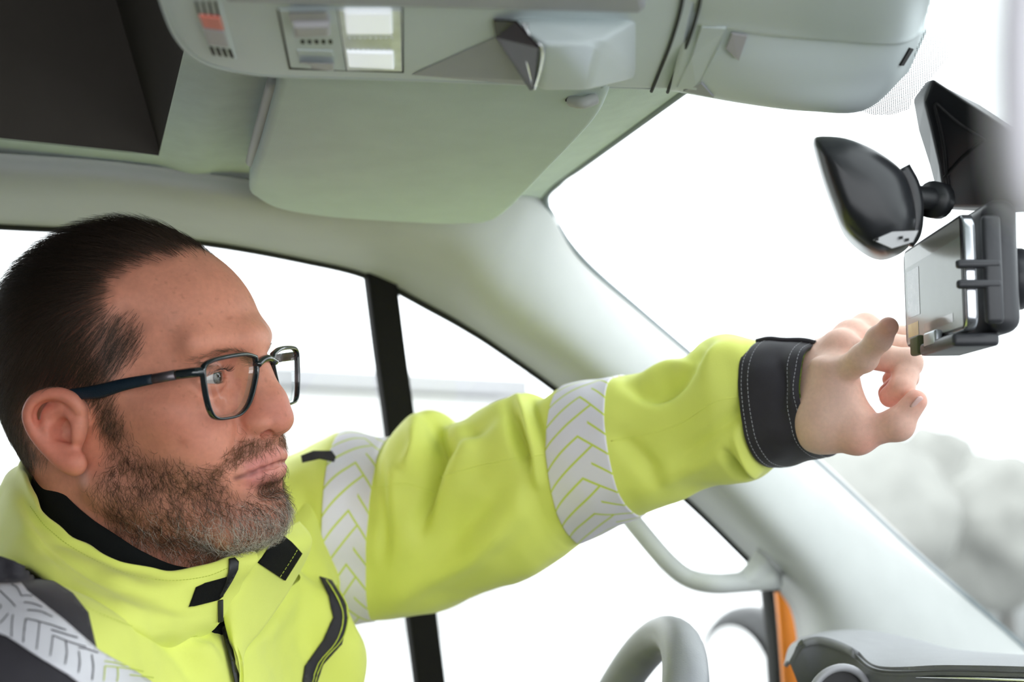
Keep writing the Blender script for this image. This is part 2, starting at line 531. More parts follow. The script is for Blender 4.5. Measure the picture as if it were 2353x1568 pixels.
cface('lamp_lens', [(792, 32), (900, 32), (902, 81), (797, 81)], 0.001, 0.0036, 'lens_white', ml_, bevel=0.0012)
cface('lamp_lens', [(797, 122), (904, 124), (906, 161), (802, 156)], 0.001, 0.0036, 'lens_white', ml_, bevel=0.0012)
for i in range(9):
    x = 800 + i * 12
    cface('lens_rib', [(x, 88), (x + 6, 88), (x + 8, 116), (x + 2, 116)], 0.0005, 0.0021, 'lens_clear', ml_)
# ramp and pod with the dark glossy window
mesh('ramp', [CP(945, 172, -.0005), CP(1150, 80, -.0005), CP(1240, 186, -.012), CP(1222, 197, -.010), CP(1222, 197, .004)], [(0, 1, 2, 3), (0, 3, 4)], 'console_dark', con, smooth=False)
def hull(name, pts, m, parent, bevel=0.0, seg=3, smooth=True, **kw):
    bm = bmesh.new()
    for p in pts: bm.verts.new(p)
    r = bmesh.ops.convex_hull(bm, input=bm.verts)
    junk = [v for v in bm.verts if not v.link_faces]
    for v in junk: bm.verts.remove(v)
    bmesh.ops.dissolve_limit(bm, angle_limit=0.02, verts=bm.verts, edges=bm.edges)
    bmesh.ops.recalc_face_normals(bm, faces=bm.faces)
    if bevel: bmesh.ops.bevel(bm, geom=bm.edges[:], offset=bevel, segments=seg, affect='EDGES', profile=0.5, clamp_overlap=True)
    return from_bm(name, bm, m, parent, smooth=smooth, **kw)
dzp = 0.020
hull('pod', [CP(1152, 44) - cN * .004, CP(1478, 52) - cN * .004, CP(1476, 192) - cN * .004, CP(1236, 196) - cN * .004,
             CP(1250, 104, -dzp), CP(1378, 100, -dzp), CP(1352, 208, -dzp), CP(1240, 208, -dzp)], 'console', con, 0.004, 4, label='protruding pod')
wvo = np.array([-0.003, -0.001, -0.001])
wv = [CP(1143, 46, -.001), CP(1196, 48, -.004), CP(1248, 108, -dzp), CP(1236, 204, -dzp), CP(1228, 206, -dzp + .004), CP(1150, 84, -.001)]
bm = bmesh.new(); vs = [bm.verts.new(p + wvo) for p in wv]; f = bm.faces.new(vs); bmesh.ops.triangulate(bm, faces=[f])
po = from_bm('pod_window', bm, 'gloss_black', con, label='glossy dark window of the pod'); mod_solid(po, 0.0012, 0)
tube('chrome_trim', [CP(1200, 50, -.006), CP(1218, 82, -.013), CP(1246, 112, -dzp - .001), CP(1242, 160, -dzp - .001), CP(1228, 205, -dzp - .001)], 0.0008, 'chrome', po, seg=8, n=20)
tube('chrome_trim', [CP(1212, 55, -.008), CP(1206, 110, -.013), CP(1214, 150, -.017), CP(1226, 200, -dzp)], 0.0009, 'chrome', po, seg=8, n=20)
# two dark joint lines and the band between console and front cover
for a, b in (((1612, -40), (1534, 212)), ((1572, -40), (1497, 210))):
    pts = [(a[0], a[1]), (a[0] - 8, 20), ((a[0] + b[0]) / 2 + 6, 100), (b[0] + 16, 170), b]
    tube('joint_line', [CP(*p, -.0004) for p in pts], 0.0012, 'slot_black', con, seg=6, n=30)
# front cover: bulging housing up to the windscreen
FR = [[(1590, -90, .50), (1780, -90, .50), (1950, -80, .50), (2080, -60, .51), (2150, -40, .53)],
      [(1588, 20, .575), (1760, 40, .575), (1930, 60, .575), (2070, 70, .58), (2128, 40, .60)],
      [(1580, 52, .595), (1752, 77, .595), (1922, 93, .595), (2064, 99, .595), (2128, 70, .612)],
      [(1578, 60, .602), (1750, 88, .602), (1918, 104, .602), (2060, 110, .602), (2127, 78, .616)],
      [(1556, 140, .640), (1735, 170, .632), (1890, 185, .630), (2035, 178, .628), (2112, 112, .625)],
      [(1540, 206, .685), (1722, 238, .67), (1862, 254, .66), (1992, 250, .655), (2088, 165, .645)],
      [(1538, 196, .72), (1720, 226, .71), (1862, 240, .70), (1990, 236, .69), (2092, 150, .675)]]
fc_ = loft('front_cover', [[PY(*p) for p in r] for r in FR], 60, 40, 'console', con, thick=0.003, label='bulging front cover of the console by the windscreen')
fbv = None
_r = np.array([[PY(*p) for p in r] for r in FR]); _A = np.array([cr(r, 60) for r in _r]); _G = np.array([cr(_A[:, i], 40) for i in range(60)])
fcb = BVHTree.FromPolygons([tuple(v) for v in _G.reshape(-1, 3)], [tuple(map(int, f)) for f in grid_faces(60, 40)])
def on_cover(name, poly, off, m, th=0.0015, **kw):
    V = []
    for p in poly:
        h = fcb.ray_cast(Vector((0, 0, 0)), Vector(ray(*p)).normalized())
        V.append(np.array(h[0]) - unit(ray(*p)) * off if h[0] is not None else PY(*p, .64))
    o = mesh(name, V, [list(range(len(V)))], m, fc_, smooth=False, **kw); mod_solid(o, th, 0); return o
on_cover('light_strip', [(1612, 60), (1668, 64), (1640, 130), (1600, 205), (1556, 200), (1590, 130)], 0.002, 'console')
on_cover('square_button', [(1682, 76), (1716, 82), (1697, 138), (1668, 110)], 0.003, 'switch_grey')
on_cover('corner_inset', [(1612, 190), (1640, 222), (1570, 208)], 0.0025, 'console_dark')
on_cover('side_slot', [(2090, 110), (2098, 112), (2075, 150), (2067, 150)], 0.002, 'slot_black')

# --- sun visor
vis = empty('sun_visor', tuple(PZ(900, 330, .30)), 'large flat grey-green cloth sun visor folded up above the man', 'sun visor')
vp = [(646, 172), (600, 340), (572, 432), (588, 458), (640, 483), (740, 500), (850, 509), (1000, 517), (1066, 517), (1125, 512), (1172, 484), (1270, 385), (1365, 285), (1398, 225), (1402, 196)]
vp = [tuple(p[:2]) for p in cr(np.array([(*p, 0) for p in vp]), 90)]
def vface(name, poly, z0, z1, m, parent, bevel, **kw):
    bm = bmesh.new()
    va = [bm.verts.new(PZ(*p, z0)) for p in poly]
    P0 = [PZ(*p, z0) for p in poly]
    vb = [bm.verts.new((p[0], p[1], z1)) for p in P0]
    fa = bm.faces.new(va); bm.faces.new(vb[::-1]); n = len(va)
    for i in range(n): bm.faces.new((va[i], vb[i], vb[(i + 1) % n], va[(i + 1) % n]))
    bmesh.ops.recalc_face_normals(bm, faces=bm.faces)
    if bevel: bmesh.ops.bevel(bm, geom=list(fa.edges), offset=bevel, segments=4, affect='EDGES', profile=0.5)
    return from_bm(name, bm, m, parent, smooth=True, **kw)
vface('panel', vp, 0.299, 0.320, 'visor_cloth', vis, 0.006)
tube('pivot_rod', [PZ(577, 372, .314), PZ(590, 320, .313), PZ(630, 180, .312)], 0.0045, 'trim', vis, seg=10, n=20)
clip = tube('clip', [PZ(1312, 232, .297), PZ(1340, 236, .293), PZ(1368, 226, .297)], 0.0042, 'trim', vis, seg=10, n=16, label='small plastic visor clip')
box('clip_hole', Matrix.Translation(Vector(PZ(1330, 231, .2985))), (0.018, 0.006, 0.002), 'slot_black', clip, bevel=0.0005)

# --- grab handle on the pillar
gh = empty('grab_handle', tuple(PY(1740, 1320, 1.29)), 'pale grey grab handle on the windscreen pillar below the sleeve', 'grab handle')
tube('grip', [PY(1440, 1180, 1.30), PY(1470, 1218, 1.29), PY(1530, 1288, 1.28), PY(1580, 1328, 1.275), (PY(1640, 1342, 1.262)), PY(1710, 1338, 1.275), PY(1770, 1330, 1.28)], [0.0115, .0115, .0115, .0116, .0118, .0125, .014], 'trim', gh, seg=14, n=50)
loft('foot', [[PY(1690, 1322, 1.272), PY(1712, 1300, 1.275), PY(1738, 1262, 1.29)], [PY(1705, 1345, 1.262), PY(1740, 1320, 1.262), PY(1765, 1285, 1.27)], [PY(1720, 1356, 1.272), PY(1790, 1354, 1.275), PY(1800, 1320, 1.285)]], 16, 12, 'trim', gh, thick=0.004)
# ================================================================= implicit surface modelling
class Grid:
    def __init__(s, lo, hi, h, pad=0.0):
        s.lo = np.array(lo, float); s.h = h
        s.n = np.ceil((np.array(hi) - s.lo) / h).astype(int) + 1
        s.V = np.full(tuple(s.n), 1.0, np.float32); s.pad = pad
    def sub(s, lo, hi):
        a = np.clip(np.floor((np.array(lo) - s.lo) / s.h).astype(int), 0, s.n)
        b = np.clip(np.ceil((np.array(hi) - s.lo) / s.h).astype(int) + 1, 0, s.n)
        sl = tuple(slice(x, y) for x, y in zip(a, b))
        ax = [(s.lo[i] + s.h * np.arange(a[i], b[i])).astype(np.float32) for i in range(3)]
        return sl, np.meshgrid(*ax, indexing='ij', sparse=True)
    def put(s, fn, lo, hi, k=0.004, op='u'):
        """combine a distance function evaluated only inside its box"""
        m = k + 3 * s.h + s.pad
        sl, (X, Y, Z) = s.sub(np.array(lo) - m, np.array(hi) + m)
        A = s.V[sl]
        if A.size == 0: return
        B = fn(X, Y, Z).astype(np.float32)
        if op == 'u':
            hh = np.maximum(k - np.abs(A - B), 0) / max(k, 1e-9)
            s.V[sl] = np.minimum(A, B) - hh * hh * k * 0.25
        elif op == 's':
            B = -B
            hh = np.maximum(k - np.abs(A - B), 0) / max(k, 1e-9)
            s.V[sl] = np.maximum(A, B) + hh * hh * k * 0.25
    # --- primitives
    def ell(s, c, r, k=0.004, op='u', rot=None):
        c = np.array(c, float); r = np.array(r, float)
        R = np.eye(3) if rot is None else np.array(rot)
        def f(X, Y, Z):
            d = [X - c[0], Y - c[1], Z - c[2]]
            q = [(R[0, i] * d[0] + R[1, i] * d[1] + R[2, i] * d[2]) for i in range(3)]
            k0 = np.sqrt((q[0] / r[0]) ** 2 + (q[1] / r[1]) ** 2 + (q[2] / r[2]) ** 2)
            k1 = np.sqrt((q[0] / r[0] ** 2) ** 2 + (q[1] / r[1] ** 2) ** 2 + (q[2] / r[2] ** 2) ** 2)
            return k0 * (k0 - 1) / (k1 + 1e-6)
        e = r if rot is None else np.full(3, r.max())
        s.put(f, c - e, c + e, k, op)
    def cap(s, a, b, ra, rb=None, k=0.004, op='u'):
        a = np.array(a, float); b = np.array(b, float); rb = ra if rb is None else rb
        ab = b - a; L2 = ab @ ab + 1e-12
        def f(X, Y, Z):
            t = np.clip(((X - a[0]) * ab[0] + (Y - a[1]) * ab[1] + (Z - a[2]) * ab[2]) / L2, 0, 1)
            return np.sqrt((X - a[0] - t * ab[0]) ** 2 + (Y - a[1] - t * ab[1]) ** 2 + (Z - a[2] - t * ab[2]) ** 2) - (ra + (rb - ra) * t)
        R = max(ra, rb)
        s.put(f, np.minimum(a, b) - R, np.maximum(a, b) + R, k, op)
    def chain(s, pts, rs, k=0.004, op='u'):
        rs = [rs] * len(pts) if np.isscalar(rs) else rs
        for i in range(len(pts) - 1):
            s.cap(pts[i], pts[i + 1], rs[i], rs[i + 1], k, op)
    def nets(s):
        V = s.V; S = V < 0; n = V.shape
        cnt = np.zeros([d - 1 for d in n], np.int8)
        for i in (0, 1):
            for j in (0, 1):
                for k in (0, 1):
                    cnt += S[i:n[0] - 1 + i, j:n[1] - 1 + j, k:n[2] - 1 + k]
        I, J, K = np.nonzero((cnt > 0) & (cnt < 8))
        idx = np.full(cnt.shape, -1, np.int32); idx[I, J, K] = np.arange(len(I))
        acc = np.zeros((len(I), 3)); num = np.zeros(len(I))
        cor = [(i, j, k) for i in (0, 1) for j in (0, 1) for k in (0, 1)]
        val = {c: V[I + c[0], J + c[1], K + c[2]] for c in cor}
        for c in cor:
            for ax in range(3):
                if c[ax] == 0:
                    d = list(c); d[ax] = 1; d = tuple(d)
                    a, b = val[c], val[d]
                    m = (a < 0) != (b < 0)
                    t = np.where(m, a / np.where(m, a - b, 1), 0)
                    p = np.zeros((len(I), 3)); p[:] = c; p[:, ax] += t
                    acc += p * m[:, None]; num += m
        P = (np.stack([I, J, K], 1) + acc / num[:, None]) * s.h + s.lo
        Q = []
        for ax in range(3):
            a = [slice(None)] * 3; b = [slice(None)] * 3
            a[ax] = slice(0, n[ax] - 1); b[ax] = slice(1, n[ax])
            A, B = S[tuple(a)], S[tuple(b)]
            e = np.argwhere(A != B)
            o1, o2 = (ax + 1) % 3, (ax + 2) % 3
            e = e[(e[:, o1] > 0) & (e[:, o2] > 0) & (e[:, o1] < n[o1] - 1) & (e[:, o2] < n[o2] - 1)]
            ins = A[tuple(e.T)]
            def g(d1, d2):
                q = e.copy(); q[:, o1] -= d1; q[:, o2] -= d2
                return idx[tuple(q.T)]
            f = np.stack([g(1, 1), g(0, 1), g(0, 0), g(1, 0)], 1)
            f[~ins] = f[~ins][:, ::-1]
            Q.append(f)
        Fq = np.concatenate(Q)
        return P, Fq[(Fq >= 0).all(1)]

def relax(V, F4, it=2, lam=0.5):
    """Laplacian smoothing of a quad mesh"""
    e = np.concatenate([F4[:, [0, 1]], F4[:, [1, 2]], F4[:, [2, 3]], F4[:, [3, 0]]])
    for _ in range(it):
        S = np.zeros_like(V); n = np.zeros(len(V))
        for c in range(3):
            S[:, c] = np.bincount(e[:, 0], V[e[:, 1], c], len(V)) + np.bincount(e[:, 1], V[e[:, 0], c], len(V))
        n = np.bincount(e[:, 0], minlength=len(V)) + np.bincount(e[:, 1], minlength=len(V))
        V = V + lam * (S / np.maximum(n, 1)[:, None] - V)
    return V

def vnormals(V, F4):
    n = np.cross(V[F4[:, 2]] - V[F4[:, 0]], V[F4[:, 3]] - V[F4[:, 1]])
    N = np.zeros_like(V)
    for i in range(4):
        for c in range(3):
            N[:, c] += np.bincount(F4[:, i], n[:, c], len(V))
    return N / (np.linalg.norm(N, axis=1)[:, None] + 1e-12)

def set_col(o, name, C):
    a = o.data.attributes.new(name, 'FLOAT_COLOR', 'POINT')
    a.data.foreach_set('color', np.c_[C, np.ones(len(C))].astype(np.float32).ravel())

def sstep(a, b, x):
    t = np.clip((x - a) / (b - a), 0, 1)
    return t * t * (3 - 2 * t)

class Noise3:
    """smooth value noise from a lattice, for geometry and vertex colours"""
    def __init__(s, seed):
        s.L = np.random.default_rng(seed).random((32, 32, 32))
    def __call__(s, P, sc):
        q = np.asarray(P) * sc
        i = np.floor(q).astype(int); f = q - i; f = f * f * (3 - 2 * f); i %= 32; j = (i + 1) % 32
        L = s.L
        def l(a, b, t): return a + (b - a) * t
        x, y, z = f[:, 0], f[:, 1], f[:, 2]
        return l(l(l(L[i[:, 0], i[:, 1], i[:, 2]], L[j[:, 0], i[:, 1], i[:, 2]], x), l(L[i[:, 0], j[:, 1], i[:, 2]], L[j[:, 0], j[:, 1], i[:, 2]], x), y),
                 l(l(L[i[:, 0], i[:, 1], j[:, 2]], L[j[:, 0], i[:, 1], j[:, 2]], x), l(L[i[:, 0], j[:, 1], j[:, 2]], L[j[:, 0], j[:, 1], j[:, 2]], x), y), z)
NZ = Noise3(3)
# ================================================================= the driver: head (modelled in its own frame, x forward, y left, z up)
HY, HP, HR = math.radians(40.0), math.radians(1.0), math.radians(13.0)
_cy, _sy, _cp, _sp, _cr, _sr = math.cos(-HY), math.sin(-HY), math.cos(HP), math.sin(HP), math.cos(HR), math.sin(HR)
HROT = np.array([[_cy, -_sy, 0], [_sy, _cy, 0], [0, 0, 1]]) @ np.array([[_cp, 0, -_sp], [0, 1, 0], [_sp, 0, _cp]]) @ np.array([[1, 0, 0], [0, _cr, -_sr], [0, _sr, _cr]])
HPOS = np.array([0.0515, 0.945, 0.101])
def H2W(p): return np.asarray(p) @ HROT.T + HPOS
def W2H(p): return (np.asarray(p) - HPOS) @ HROT

g = Grid((-0.135, -0.104, -0.165), (0.145, 0.104, 0.170), 0.00135, 0.016)
_Y = lambda p, s: (p[0], s * p[1], p[2])
def both(fn):
    for s in (1, -1): fn(s)
# cranium, forehead, face mass
g.ell((-0.013, 0, 0.052), (0.099, 0.0755, 0.084), 0)
g.ell((-0.052, 0, 0.004), (0.056, 0.062, 0.062), 0.03)
g.ell((0.024, 0, 0.052), (0.065, 0.060, 0.055), 0.03)
g.ell((0.030, 0, -0.020), (0.064, 0.060, 0.075), 0.03)
g.ell((0.028, 0, -0.062), (0.060, 0.057, 0.040), 0.025)
g.ell((0.070, 0, -0.045), (0.034, 0.037, 0.040), 0.02)           # muzzle
g.ell((0.090, 0, -0.086), (0.017, 0.024, 0.017), 0.018)          # chin
both(lambda s: g.cap((0.002, s * 0.056, -0.050), (0.075, s * 0.022, -0.090), 0.015, 0.014, 0.018))   # jaw line
both(lambda s: g.ell((0.056, s * 0.050, 0.000), (0.024, 0.018, 0.018), 0.018))                       # cheekbone
both(lambda s: g.ell((0.064, s * 0.040, -0.025), (0.022, 0.018, 0.024), 0.02))                       # cheek
both(lambda s: g.cap((0.092, s * 0.010, 0.045), (0.076, s * 0.046, 0.046), 0.0105, 0.009, 0.014))    # brow ridge
g.ell((0.092, 0, 0.044), (0.012, 0.016, 0.012), 0.012)           # glabella
both(lambda s: g.ell((0.098, s * 0.036, 0.021), (0.019, 0.022, 0.0145), 0.012, 's'))                 # eye socket
g.pad = 0.003
# nose
g.chain([(0.090, 0, 0.036), (0.098, 0, 0.019), (0.1075, 0, -0.001), (0.1105, 0, -0.0125)], [0.0085, 0.0085, 0.0095, 0.0112], 0.010)
g.cap((0.091, 0, 0.018), (0.100, 0, -0.007), 0.011, 0.0125, 0.012)
both(lambda s: g.ell((0.1118, s * 0.0042, -0.0158), (0.0080, 0.0075, 0.0076), 0.006))
both(lambda s: g.ell((0.1005, s * 0.0152, -0.0150), (0.0125, 0.0070, 0.0082), 0.005))                # wings
g.cap((0.1145, 0, -0.0190), (0.100, 0, -0.0235), 0.0042, 0.0045, 0.004)
both(lambda s: g.ell((0.1035, s * 0.0105, -0.0238), (0.0088, 0.0050, 0.0062), 0.002, 's'))          # nostrils
def sx(y, z, o=0.0):
    """front surface x of the model so far at (y, z)"""
    j = int(round((y - g.lo[1]) / g.h)); k = int(round((z - g.lo[2]) / g.h))
    col = np.nonzero(g.V[:, j, k] < 0)[0]
    i = col[-1]; a, b = g.V[i, j, k], g.V[min(i + 1, g.n[0] - 1), j, k]
    return (g.lo[0] + g.h * (i + a / (a - b)) + o, y, z)
both(lambda s: g.chain([sx(s * 0.0205, -0.0050), sx(s * 0.0235, -0.0120), sx(s * 0.0235, -0.0200)], [0.0004, 0.0016, 0.0010], 0.0045, 's'))
both(lambda s: g.chain([sx(s * 0.0250, -0.0200, .001), sx(s * 0.0310, -0.0300, .001), sx(s * 0.0370, -0.0400, .002)], [0.0006, 0.0006, 0.0002], 0.008, 's'))  # smile fold
# lips
g.ell((0.094, 0, -0.034), (0.013, 0.022, 0.013), 0.010)
sgn = lambda L: [(-a, b) for a, b in L] + [(a, b) for a, b in L[::-1]]
up = [sx(y, z, -0.0022) for y, z in sgn([(0.0290, -0.0498), (0.0210, -0.0452), (0.0120, -0.0425), (0.0035, -0.0408)])]
lo = [sx(y, z, -0.0030) for y, z in sgn([(0.0285, -0.0512), (0.0200, -0.0525), (0.0100, -0.0535), (0.0015, -0.0538)])]
g.chain(up, [0.0018, 0.0034, 0.0042, 0.0046, 0.0046, 0.0042, 0.0034, 0.0018], 0.004)
g.chain(lo, [0.0018, 0.0042, 0.0056, 0.0062, 0.0062, 0.0056, 0.0042, 0.0018], 0.004)
ml = [sx(y, z, 0.0) for y, z in sgn([(0.0330, -0.0510), (0.0260, -0.0497), (0.0180, -0.0482), (0.0090, -0.0470), (0.0015, -0.0466)])]
g.chain(ml, [0.0006, 0.0010, 0.0013, 0.0014, 0.0014, 0.0014, 0.0014, 0.0013, 0.0010, 0.0006], 0.0022, 's')
g.cap((0.1015, -0.012, -0.0655), (0.1015, 0.012, -0.0655), 0.0035, 0.0035, 0.008, 's')
# eyelids
both(lambda s: g.ell((0.0765, s * 0.0330, 0.0210), (0.0142, 0.0150, 0.0140), 0.004))
def slit(s):
    def f(X, Y, Z):
        y = (Y * s - 0.0335)
        top = 0.0250 - 22.0 * (y + 0.001) ** 2; bot = 0.0168 + 14.0 * (y) ** 2
        return np.maximum(np.maximum(Z - top, bot - Z), 0.0800 - X) * 0.7
    g.put(f, (0.079, min(s * 0.015, s * 0.051), 0.014), (0.098, max(s * 0.015, s * 0.051), 0.030), 0.0012, 's')
both(slit)
both(lambda s: g.chain([(0.0880, s * 0.0205, 0.0270), (0.0915, s * 0.0325, 0.0318), (0.0825, s * 0.047, 0.0275)], [0.0006, 0.0007, 0.0005], 0.004, 's'))   # lid crease
both(lambda s: g.chain([(0.0885, s * 0.021, 0.0120), (0.0880, s * 0.034, 0.0065), (0.0815, s * 0.047, 0.0095)], [0.0006, 0.0006, 0.0003], 0.006, 's'))       # bag
both(lambda s: g.ell((0.058, s * 0.069, 0.048), (0.03, 0.010, 0.025), 0.02, 's'))        # temple hollow
# ears
EX = -0.010
def ear(s):
    pl = lambda x, z, o: (EX + x, s * (0.0665 + o), z)
    out = [pl(0.010, 0.006, 0.006), pl(0.006, 0.0155, 0.0095), pl(-0.005, 0.0205, 0.013), pl(-0.018, 0.0175, 0.0165), pl(-0.0245, 0.008, 0.0180), pl(-0.0235, -0.004, 0.0165), pl(-0.0165, -0.016, 0.0135), pl(-0.006, -0.0265, 0.0105), pl(0.002, -0.0305, 0.0085)]
    for i in range(2): g.ell(pl(-0.007 - 0.002 * i, 0.000 - 0.006 * i, 0.004 + 0.002 * i), (0.018, 0.0085, 0.021), 0.004)
    g.chain([tuple(p) for p in cr(out, 28)], [float(v) for v in cr(np.array([[0.0036], [0.0038], [0.0040], [0.0042], [0.0040], [0.0038], [0.0044], [0.0058], [0.0062]]), 28)[:, 0]], 0.0035)
    g.ell(pl(0.001, -0.0285, 0.008), (0.0085, 0.0055, 0.0090), 0.005)
    g.ell(pl(-0.008, 0.006, 0.0170), (0.0140, 0.0062, 0.0108), 0.0025, 's')                  # scapha
    g.chain([pl(-0.0145, 0.009, 0.0105), pl(-0.0165, -0.002, 0.0125), pl(-0.0115, -0.0150, 0.0115)], [0.0020, 0.0032, 0.0034], 0.004)   # antihelix
    g.chain([pl(-0.0150, 0.006, 0.012), pl(-0.004, 0.011, 0.0095)], [0.003, 0.0022], 0.004)
    g.ell(pl(-0.0035, -0.007, 0.0150), (0.0090, 0.0150, 0.0110), 0.002, 's')
    g.ell(pl(-0.0010, -0.008, 0.0060), (0.0045, 0.0120, 0.0055), 0.002, 's')                # concha
    g.cap(pl(0.0075, -0.002, 0.0065), pl(0.0055, -0.010, 0.0080), 0.0048, 0.0042, 0.004)     # tragus
    g.cap(pl(-0.003, -0.0175, 0.009), pl(-0.010, -0.0155, 0.0110), 0.003, 0.003, 0.003)     # antitragus
both(ear)
# neck
g.pad = 0.016
g.cap((-0.030, 0, -0.040), (-0.034, -0.004, -0.20), 0.056, 0.062, 0.02)
g.cap((0.020, 0, -0.085), (0.0, 0, -0.20), 0.032, 0.05, 0.03)
g_head = g
hV, hF = g.nets()
hV = relax(hV, hF, 1, 0.35)
hN = vnormals(hV, hF)
headV, headF = hV, hF          # local frame, coloured and joined to the body below

def lmask(c, r):
    q = (hV - np.array(c)) / np.array(r)
    return np.exp(-(q ** 2).sum(1))
def pmask(pts, r):
    d = np.full(len(hV), 9.0)
    for a, b in zip(pts[:-1], pts[1:]):
        a, b = np.array(a), np.array(b); ab = b - a
        t = np.clip(((hV - a) @ ab) / (ab @ ab), 0, 1)
        d = np.minimum(d, np.linalg.norm(hV - a - t[:, None] * ab, axis=1))
    return np.exp(-(d / r) ** 2)
skin0 = np.array([0.735, 0.312, 0.207])
C = np.repeat(skin0[None], len(hV), 0)
def tint(mk, col, amt):
    global C
    C = C + (np.array(col) - C) * (mk * amt)[:, None]
nz1 = NZ(hV + 5, 55) * 0.6 + NZ(hV + 9, 160) * 0.4
C *= (0.90 + 0.2 * nz1)[:, None]
red = (0.60, 0.20, 0.135)
tint(lmask((0.113, 0, -0.010), (0.018, 0.02, 0.016)), (0.62, 0.20, 0.15), 0.75)
both(lambda s: tint(lmask((0.072, s * 0.050, -0.010), (0.03, 0.03, 0.022)) * (0.5 + NZ(hV, 90)), red, 0.6))
tint((np.abs(hV[:, 1]) > 0.071) * sstep(0.012, -0.008, hV[:, 0] - 0.0) * sstep(0.045, 0.03, np.abs(hV[:, 2])), (0.66, 0.19, 0.13), 0.6)
tint(lmask((0.09, 0, 0.085), (0.03, 0.05, 0.02)) * NZ(hV, 60), red, 0.35)
lipm = np.maximum(pmask(up[1:-1], 0.0066), pmask(lo[1:-1], 0.0080)) * (hV[:, 0] > 0.078)
tint(np.clip(lipm * 1.3, 0, 1), (0.68, 0.24, 0.22), 0.95)
tint(pmask(ml, 0.0019), (0.16, 0.05, 0.045), 0.9)
both(lambda s: tint(pmask([(0.0865, s * 0.0200, 0.022), (0.0900, s * 0.0325, 0.0264), (0.0830, s * 0.0465, 0.022)], 0.0014), (0.22, 0.09, 0.06), 0.6))
# freckles and spots
for c, r in (((0.072, -0.052, -0.020), 0.0028), ((0.079, -0.0445, -0.001), 0.0014), ((0.0805, -0.043, -0.001), 0.0012), ((0.093, -0.022, 0.062), 0.0012), ((0.045, -0.064, 0.0), 0.001)):
    tint(np.exp(-(np.linalg.norm((hV - np.array(c)) * np.array([1, 0.25, 1]), axis=1) / r) ** 2), (0.36, 0.10, 0.05), 0.8)
spk = NZ(hV + 2, 420)
tint(sstep(0.80, 0.93, spk) * (hV[:, 0] > 0.02), (0.42, 0.17, 0.10), 0.35)

# --- where hair and beard grow: outlines on the side of the head (mirrored for the other side)
def poly_sd(Q, poly):
    """signed distance in pixels, positive inside"""
    p = np.array(poly, float); q = np.roll(p, -1, 0)
    d2 = np.full(len(Q), 1e12); ins = np.zeros(len(Q), bool)
    for a, b in zip(p, q):
        e = b - a; w_ = Q - a
        t = np.clip((w_ @ e) / (e @ e + 1e-9), 0, 1)
        dd = ((w_ - t[:, None] * e) ** 2).sum(1)
        d2 = np.minimum(d2, dd)
        c1 = (a[1] <= Q[:, 1]) != (b[1] <= Q[:, 1])
        with np.errstate(divide='ignore', invalid='ignore'):
            xx = a[0] + (Q[:, 1] - a[1]) * (e[0] / (e[1] if e[1] != 0 else 1e-9))
        ins ^= c1 & (Q[:, 0] < xx)
    return np.where(ins, 1, -1) * np.sqrt(d2)
HAIRP = [(520, 560), (469, 570), (428, 579), (352, 594), (293, 615), (258, 648), (246, 689), (264, 712), (311, 727), (333, 753), (330, 788), (308, 823), (280, 847), (266, 905), (268, 946), (285, 990),
         (262, 1010), (236, 990), (222, 930), (205, 905), (150, 892), (110, 897), (75, 920), (60, 960), (75, 1010), (98, 1062), (60, 1080), (-80, 1080), (-140, 300), (540, 300)]
BEARDP = [(229, 930), (262, 935), (298, 988), (325, 1030), (365, 1046), (414, 1052), (464, 1070), (504, 1068), (530, 1026), (564, 1003), (600, 1001), (632, 1000), (700, 990), (700, 1028), (630, 1033), (590, 1050), (557, 1063), (524, 1082),
          (519, 1100), (545, 1130), (578, 1122), (593, 1092), (640, 1080), (720, 1080), (720, 1330), (381, 1305), (298, 1268), (259, 1228), (225, 1178), (205, 1125), (212, 1089), (237, 1059), (229, 1009)]
def side_px(P):
    M = P.copy(); M[:, 1] = -np.abs(M[:, 1])
    return proj(H2W(M))[:, :2]
def hair_d(P):
    d = poly_sd(side_px(P), HAIRP)
    fr = sstep(0.0, 0.03, P[:, 0])                      # ears and the face front never carry scalp hair
    return np.where((P[:, 0] > 0.085), -50, d)
def beard_d(P):
    d = poly_sd(side_px(P), BEARDP)
    return np.where(P[:, 0] < -0.012, -50, d)
earm = (np.abs(hV[:, 1]) > 0.0735) & (hV[:, 2] < 0.0245) & (hV[:, 0] < 0.004) & (hV[:, 0] > -0.05)
hm = sstep(-22, 20, hair_d(hV) + 26 * (NZ(hV + 3, 150) - 0.5)) * (1 - earm)
hedge = sstep(-22, 60, hair_d(hV))
tint(hm, (0.045, 0.028, 0.020), (0.55 + 0.40 * hedge) * (1 - 0.45 * sstep(0.03, 0.06, np.abs(hV[:, 1])) * sstep(0.09, 0.06, hV[:, 2]) * sstep(-0.02, 0.02, hV[:, 0])))
bmk = sstep(-10, 22, beard_d(hV))
tint(bmk * (0.6 + 0.4 * nz1), (0.20, 0.095, 0.062), 0.52)
headC = np.clip(C, 0.005, 1)
mat('skin', skin0, 0.48, attr='tint', var=0.05, vscale=300, bump=0.18, bscale=1500, spec=0.34, sss=0.18, dist=0.0006)
